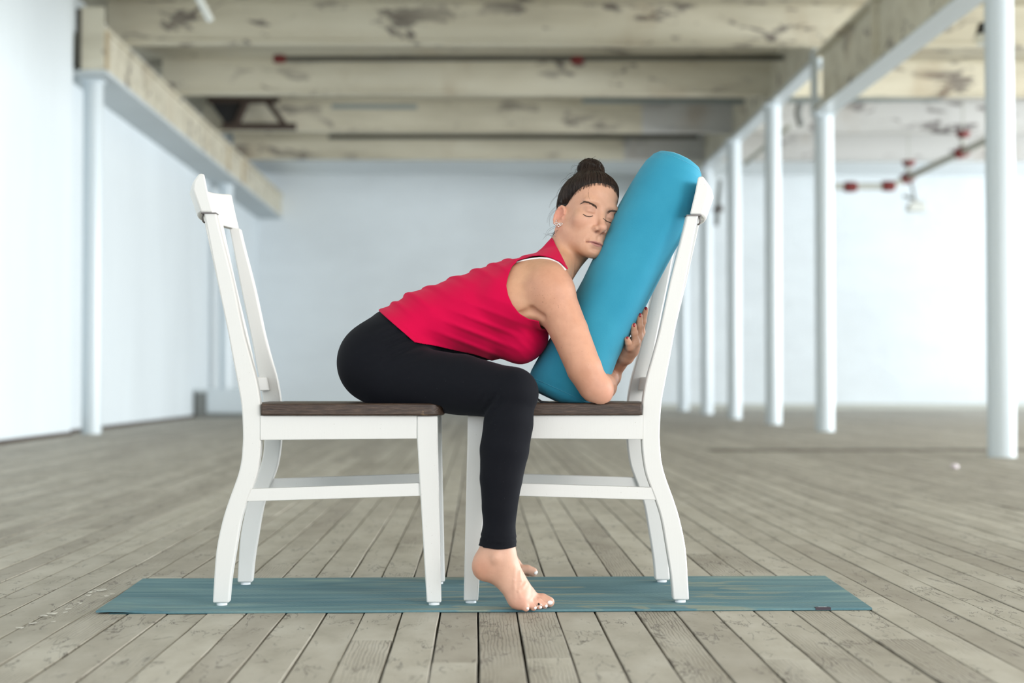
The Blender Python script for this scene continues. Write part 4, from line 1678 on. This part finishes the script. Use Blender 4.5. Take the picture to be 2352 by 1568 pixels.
def top_region(P):
    hem = -((P - hemA) @ hn)
    side = Y0 - .062 - P[:, 1]                 # > 0 on the near flank
    sd = poly_sd(P[:, [0, 2]], ARMH)
    hole = np.minimum(-sd, np.maximum(side, P[:, 1] - (Y0 + .062)))
    neck = (P - nkA) @ nn + .055 * np.abs(P[:, 1] - Y0)
    neck = np.where(P[:, 2] > A(1300, 770, Y0)[2], neck, -.05)
    arm = G['torso'].ev(P) - np.minimum(G['arm_n'].ev(P), G['arm_f'].ev(P)) - .003
    arm = np.minimum(arm, A(1258, 738, 3.92)[2] - P[:, 2])
    lap_ = np.where(P[:, 0] < A(1170, 800, Y0)[0], -lap_line(P), -.05)
    return np.maximum(np.maximum(np.maximum(hem, hole), np.maximum(neck, lap_)), arm)


ax3 = axis(-.27, .30, .0036); ay3 = axis(3.80, 4.33, .0036); az3 = axis(.52, .92, .0036)
V, F = surface_nets(top_field, ax3, ay3, az3, smooth=1)
V, F = clip_mesh(V, F, top_region, top_field)
tp = put('tank_top', V, F, M['pink'])
s_ = tp.modifiers.new('solid', 'SOLIDIFY'); s_.thickness, s_.offset = .0022, -.2


def ribbon(name, pts, field, width, mat, lift=.001, parent=None):
    P = []
    for a_ in pts:
        p, n_ = hit(*a_)
        if p is not None:
            P.append(p + n_ * lift)
    mb = MB().tube([q - WO for q in P], width, 8)
    return mb.build(name, mat, parent or woman, smooth=True)


strap_px = [(1168, 610), (1176, 606), (1190, 602), (1205, 598), (1222, 595), (1240, 593), (1256, 594), (1270, 597.5), (1282, 603), (1291, 611), (1298, 620)]
ribbon('bra_strap', strap_px, body_field, .0028, M['white_strap'], .0003)


# ------------------------------------------------------------------ nails, ring, earring
def nail(name, px, py, rx, ry, upv, mat, out=.0004):
    p, n_ = hit(px, py)
    if p is None:
        return
    n_ = Vector(n_); u = Vector(upv); u = (u - n_ * u.dot(n_)).normalized(); s = n_.cross(u)
    mb = MB()
    rings = []
    for k in range(5):
        a = math.pi / 2 * k / 4
        rr, hh = math.cos(a) if k < 4 else .02, math.sin(a)
        rings.append([Vector(p - WO) + u * (ry * rr * math.cos(t)) + s * (rx * rr * math.sin(t)) + n_ * (out - .0006 + .0022 * hh)
                      for t in [2 * math.pi * j / 14 for j in range(14)]])
    mb.loft(rings)
    return mb.build(name, mat, woman, smooth=True, auto=None)


for px, py, rx, ry in ((1441, 775.5, .0031, .0038), (1456.8, 746, .0031, .0048), (1470.5, 723.5, .0034, .0054), (1484, 708, .0034, .0055)):
    nail('fingernail', px, py, rx, ry, (.1, 0, 1), M['red_nail'])
for px, py, rx, ry in ((1212, 1397, .0032, .0036), (1229.5, 1396, .0034, .0040), (1241.5, 1394.5, .0034, .0040), (1254.5, 1391.5, .0036, .0042), (1263.5, 1383.5, .0052, .0065)):
    nail('toenail', px, py, rx, ry, (1, 0, -.2), M['white_nail'])
pts = []
for px, py in ((1232.5, 1393), (1234.5, 1389.5), (1237.5, 1387.5), (1241, 1387.5), (1244, 1390)):
    p, n_ = hit(px, py)
    if p is not None:
        pts.append(p + n_ * .0006 - WO)
ringo = MB().tube(pts, .0008, 6).build('toe_ring', M['silver'], woman, smooth=True)
MB().tube([pts[2] + np.array([0, .0005, -.0008]), pts[2] + np.array([-.0004, -.0016, .0022])], [.0028, .0018], 8).build('stone', M['dark_stone'], ringo)


nail('toenail', 1231, 1315, .0050, .0062, (1, 0, .1), M['white_nail'])


# ear jewellery: a row of small hearts and a cuff
def curve_ring(c, n_, u, shape, r, mb):
    n_ = Vector(n_); u = Vector(u); u = (u - n_ * u.dot(n_)).normalized(); s = n_.cross(u)
    mb.tube([Vector(c) + s * a * 1.0 + u * b for a, b in shape], r, 6)


heart = [(math.sin(t) ** 3 * .0042, (13 * math.cos(t) - 5 * math.cos(2 * t) - 2 * math.cos(3 * t) - math.cos(4 * t)) / 16 * .0042) for t in [2 * math.pi * k / 18 for k in range(19)]]
mb = MB()
for px, py in ((1278.5, 514), (1283.5, 517.5), (1288, 515)):
    p, n_ = hit(px, py)
    if p is not None:
        nv2 = np.array([-.2, -1, .1]); nv2 /= np.linalg.norm(nv2)
        curve_ring(p - WO + nv2 * .0022, nv2, (0.1, 0, 1), heart, .0008, mb)
p, n_ = hit(1277.5, 508)
if p is not None:
    mb.tube([p - WO + np.array([0, -.001, -.003]), p - WO + np.array([0, -.002, .003])], .0014, 6)
mb.build('earring', M['silver'], woman, smooth=True)
p, n_ = hit(1276, 483)
if p is not None:
    MB().tube([p - WO + np.array([-.006, .004, -.003]), p - WO + np.array([-.002, -.0015, .0]), p - WO + np.array([.003, -.001, .003])], .0007, 6).build('ear_cuff', M['rust'], woman, smooth=True)

# ------------------------------------------------------------------ brows, lashes
rh = random.Random(21)


def hairs(name, paths, mat_or_tint, radius, n=4, attr=None, root=0.0):
    mb = MB()
    cols = []
    for k, pts in enumerate(paths):
        m = len(pts)
        rad = [radius * (1.0 - .75 * (i / (m - 1)) ** 2) * (1 - root * (1 - min(1, 3.0 * i / (m - 1)))) for i in range(m)]
        before = len(mb.v)
        mb.tube(pts, rad, n, cap=True)
        if attr is not None:
            cols += [attr[k]] * (len(mb.v) - before)
    me = bpy.data.meshes.new(name)
    me.from_pydata(mb.v, [], mb.f)
    me.polygons.foreach_set('use_smooth', [True] * len(me.polygons))
    if attr is not None:
        ca = me.color_attributes.new('tint', 'FLOAT_COLOR', 'POINT')
        ca.data.foreach_set('color', [q for c in cols for q in (*c, 1.0)])
    me.materials.append(mat_or_tint)
    return link(bpy.data.objects.new(name, me), woman)


def brow(pts):
    pts = [np.array(p, float) for p in pts]
    seg = []
    for k in range(190):
        s = rh.random() ** .8
        q = s * (len(pts) - 1)
        i = min(int(q), len(pts) - 2)
        base = pts[i] + (pts[i + 1] - pts[i]) * (q - i)
        tan = (pts[i + 1] - pts[i]); tan /= np.linalg.norm(tan)
        nrm = np.array([tan[1], -tan[0]])
        if nrm[1] > 0: nrm = -nrm
        wd = (3.9 * (1 - s) + 1.2 * s)
        base = base + nrm * rh.uniform(-wd, wd) * .62
        end = base + tan * rh.uniform(3.5, 6.5) + nrm * rh.uniform(.6, 2.6) * (1 - s)
        seg.append((base, (base + end) / 2 + nrm * .4, end))
    out = []
    for tri in seg:
        P = []
        for q in tri:
            p, n_ = hit(q[0], q[1])
            if p is None: break
            P.append(p + n_ * .0004 - WO)
        if len(P) == 3: out.append(P)
    c = [tuple(np.array((.095, .062, .048)) * rh.uniform(.7, 1.5)) for _ in out]
    hairs('eyebrow', out, M['hair'], .00030, 3, c)


brow([(1371.5, 480), (1366, 473.5), (1359, 469), (1351, 465), (1343, 463.5), (1336, 467)])
brow([(1394.5, 490), (1400, 486), (1405, 484.5), (1413, 485), (1421, 489)])


def lash(pts):
    P, out = [], []
    for q in pts:
        p, n_ = hit(q[0], q[1])
        if p is not None:
            P.append(p + n_ * .0004 - WO)
    mb = MB().tube(P, [.0004] + [.0008] * (len(P) - 2) + [.0004], 6)
    for k in range(22):
        s = k / 21 * (len(P) - 1)
        i = min(int(s), len(P) - 2)
        b = P[i] + (P[i + 1] - P[i]) * (s - i)
        d = np.array([rh.uniform(-.25, .25), -.55, -.75]) * rh.uniform(.0024, .0042)
        mb.tube([b, b + d * .55, b + d + np.array([0, -.0004, .0004])], [.00035, .0003, .0001], 3)
    mb.build('eyelash', M['lash'], woman, smooth=True)


lash([(1339, 491.5), (1343, 494), (1347, 496), (1352, 497), (1357, 496.8), (1362, 495)])
lash([(1385, 501), (1389, 504.5), (1394, 508), (1399, 510), (1403, 511.5), (1407, 513)])

# ------------------------------------------------------------------ hair
CR_C, CR_R = np.array([0, -.006, .028]), np.array([.0665, .084, .084])
BUN = np.array([-.002, -.020, .126])
BUNR = np.array([.036, .036, .030])


def hair_extra(P, d):
    return d


def hair_line(L):
    r, f, u = L.T
    # > 0 inside the hair
    sig = lambda x: 1 / (1 + np.exp(-np.clip(x, -40, 40)))
    return (u - f + .006 - .11 * np.clip(np.abs(r) - .035, 0, 1) * sig(f / .008) + .004 * np.exp(-((np.abs(r) - .064) / .008) ** 2) * sig((.018 - u) / .006) * sig(f / .004)) / 1.414


class HairField:
    def ev(self, P, cen=None, rad=None):
        L = (P - HC) @ HB / HS
        cr = pd(dict(t='el', c=CR_C, r=CR_R, rot=None), L)
        fh = pd(dict(t='el', c=np.array([0, .036, .046]), r=np.array([.059, .048, .052]), rot=None), L)
        d = smin(cr, fh, .03)
        hl = hair_line(L)
        th = np.clip(-.0015 + hl * .32, -.02, .0080)
        d = d - th
        ang = np.arctan2(L[:, 0] - BUN[0], L[:, 1] - BUN[1] + .02)
        d = d - np.clip(hl * 8, 0, 1) * (.0010 * np.sin(ang * 46 + 3 * np.sin(L[:, 2] * 60)) + .0007 * np.sin(ang * 97 + 5 * np.sin(L[:, 2] * 43)))
        d = np.maximum(d, -hl - .004)
        q = L - BUN
        bn_ = pd(dict(t='el', c=BUN, r=BUNR, rot=None), L)
        a2 = np.arctan2(q[:, 2], q[:, 0])
        bn_ = bn_ - .0022 * np.sin(a2 * 7 + q[:, 1] * 140 + 1.5 * np.sin(q[:, 0] * 90)) - .0010 * np.sin(a2 * 19 - q[:, 1] * 260)
        return smin(d, bn_, .010) * HS


hfield = HairField()
b0 = hw((0, -.01, .05))
ax4 = axis(b0[0] - .15, b0[0] + .15, .0024); ay4 = axis(b0[1] - .14, b0[1] + .14, .0024); az4 = axis(b0[2] - .19, b0[2] + .16, .0024)
V, F = surface_nets(hfield, ax4, ay4, az4, smooth=1)
Lh = (V - HC) @ HB / HS
ang = np.arctan2(Lh[:, 0] - BUN[0], Lh[:, 1] - BUN[1] + .02)
st = .5 + .5 * np.sin(ang * 61 + 2 * np.sin(Lh[:, 2] * 70))
hc = np.array([.013, .0080, .0060])[None] * (0.7 + .6 * st[:, None])
HTREE = BVHTree.FromPolygons(V.tolist(), F.tolist())


def on_head(q, lift):
    """push a head-local point onto whatever lies outermost there, skin or hair"""
    o = hw(CR_C + (np.asarray(q) - CR_C) * 1.7)
    d = hw(CR_C) - o
    best = None
    for tr in (TREE, HTREE):
        p, n_, _, ds = tr.ray_cast(Vector(o), Vector(d).normalized())
        if p is not None and (best is None or ds < best[1]):
            best = (p, ds)
    if best is None:
        return hw(q)
    dn = d / np.linalg.norm(d)
    return np.array(best[0]) - dn * lift


hair = put('hair', V, F, M['hair'], hc)

# combed strands over the shell, all swept to the bun
paths, cols = [], []
bdir = (BUN - CR_C) / (CR_R + .006); bdir /= np.linalg.norm(bdir)


def on_shell(dv, lift):
    return CR_C + dv * (CR_R + .0090 + lift)


for k in range(1700):
    a = rh.uniform(0, 2 * math.pi)
    # find the start on the hairline in the direction a around the bun
    e1 = np.cross(bdir, [0, 1, 0]); e1 /= np.linalg.norm(e1); e2 = np.cross(bdir, e1)
    side = e1 * math.cos(a) + e2 * math.sin(a)
    th = .2
    while th < 2.5:
        dv = bdir * math.cos(th) + side * math.sin(th)
        if hair_line(on_shell(dv, 0)[None])[0] < .003:
            break
        th += .04
    t0 = th + .01 + .05 * rh.random() ** 2 if rh.random() < .6 else th - rh.uniform(0, .45)
    while t0 > .4:
        st_ = on_shell(bdir * math.cos(t0) + side * math.sin(t0), 0)
        if st_[2] > .006 or st_[1] < -.040 or abs(st_[0]) < .04:
            break
        t0 -= .03
    P = []
    wob = rh.uniform(-.06, .06)
    lf = rh.uniform(-.0002, .0016)
    for i in range(8):
        s = i / 7
        tt = t0 * (1 - s) + .22 * s
        sd_ = side * math.cos(wob * math.sin(s * 3)) + np.cross(bdir, side) * math.sin(wob * math.sin(s * 3))
        dv = bdir * math.cos(tt) + sd_ * math.sin(tt)
        P.append(on_head(on_shell(dv, 0), .0004 + lf * math.sin(math.pi * min(1, s * 1.3 + .1))) - WO)
    paths.append(P)
    g_ = rh.uniform(.45, 1.9)
    cols.append(tuple(np.array((.026, .0155, .0115)) * g_ if rh.random() < .85 else np.array((.085, .062, .050)) * rh.uniform(.6, 1.2)))
# coils of the bun
for k in range(260):
    ph = rh.gauss(.25, .35); tilt = rh.gauss(0.35, .4)
    a0, a1 = rh.uniform(0, 6.28), rh.uniform(1.4, 3.4)
    P = []
    rr = rh.uniform(.98, 1.06)
    nrm = np.array([math.sin(tilt) * math.cos(ph), math.cos(tilt), math.sin(tilt) * math.sin(ph)])
    u1 = np.cross(nrm, [0, 0, 1.0]); u1 /= np.linalg.norm(u1); u2 = np.cross(nrm, u1)
    offn = rh.uniform(-.75, .75)
    for i in range(8):
        aa = a0 + a1 * i / 7
        dv = u1 * math.cos(aa) * math.sqrt(1 - offn ** 2) + u2 * math.sin(aa) * math.sqrt(1 - offn ** 2) + nrm * offn
        P.append(hw(BUN + dv * BUNR * rr * (1 + .02 * math.sin(i))) - WO)
    paths.append(P)
    cols.append(tuple(np.array((.026, .0155, .0115)) * rh.uniform(.6, 2.0)))
# loose ends sticking out of the bun and fly-away hairs at the nape
for k in range(45):
    dv = np.array([rh.gauss(.3, .6), rh.gauss(-.2, .5), rh.gauss(.1, .6)]); dv /= np.linalg.norm(dv)
    q = BUN + dv * BUNR * .95
    tg_ = np.cross(dv, [rh.gauss(0, 1), rh.gauss(0, 1), 1.0]); tg_ /= np.linalg.norm(tg_)
    ln = rh.uniform(.008, .024)
    P = [hw(q + dv * ln * .35 * s + tg_ * ln * s) - WO for s in (0, .35, .7, 1.0)]
    paths.append(P); cols.append((.024, .014, .010))
hairs('hair_strands', paths, M['hair'], .00050, 3, cols, root=.8)
bpy.data.objects['hair_strands'].parent = hair
bpy.data.objects['hair_strands']['kind'] = 'stuff'
paths, cols = [], []
for (x0, y0_, x1, y1_, cv) in ((1284, 470, 1256, 512, 6), (1282, 478, 1262, 520, 9), (1290, 445, 1262, 478, 5), (1278, 520, 1252, 548, 7), (1279, 530, 1250, 538, -6), (1276, 536, 1248, 552, 5),
                               (1283, 528, 1268, 556, 8), (1279, 540, 1258, 535, -5), (1300, 425, 1278, 452, 5), (1305, 410, 1287, 428, 4), (1318, 398, 1300, 414, 4),
                               (1360, 420, 1352, 440, -3), (1352, 441, 1356, 462, -3), (1322, 380, 1312, 392, 3)):
    for rep in range(2):
        jx = rh.uniform(-2, 2) if x0 < 1345 else 0
        yy = 4.03 + (rh.uniform(-.02, .02) if x0 < 1345 else 0)
        pts = []
        if 1345 < x0 < 1365 and y0_ > 415 and y0_ < 445:
            for s in np.linspace(0, 1, 7):
                p, n_ = hit(x0 + (x1 - x0) * s + cv * math.sin(math.pi * s) * .6, y0_ + (y1_ - y0_) * s)
                if p is not None: pts.append(p + n_ * .0012 - WO)
        else:
            for s in np.linspace(0, 1, 7):
                dx, dy = x1 - x0, y1_ - y0_
                ln = math.hypot(dx, dy)
                pts.append(A(x0 + jx + dx * s - dy / ln * cv * math.sin(math.pi * s), y0_ + jx + dy * s + dx / ln * cv * math.sin(math.pi * s), yy) - WO)
        if len(pts) > 3:
            paths.append(pts); cols.append((.03, .02, .015))
hairs('loose_hairs', paths, M['hair'], .00026, 3, cols)
bpy.data.objects['loose_hairs'].parent = hair
bpy.data.objects['loose_hairs']['kind'] = 'stuff'
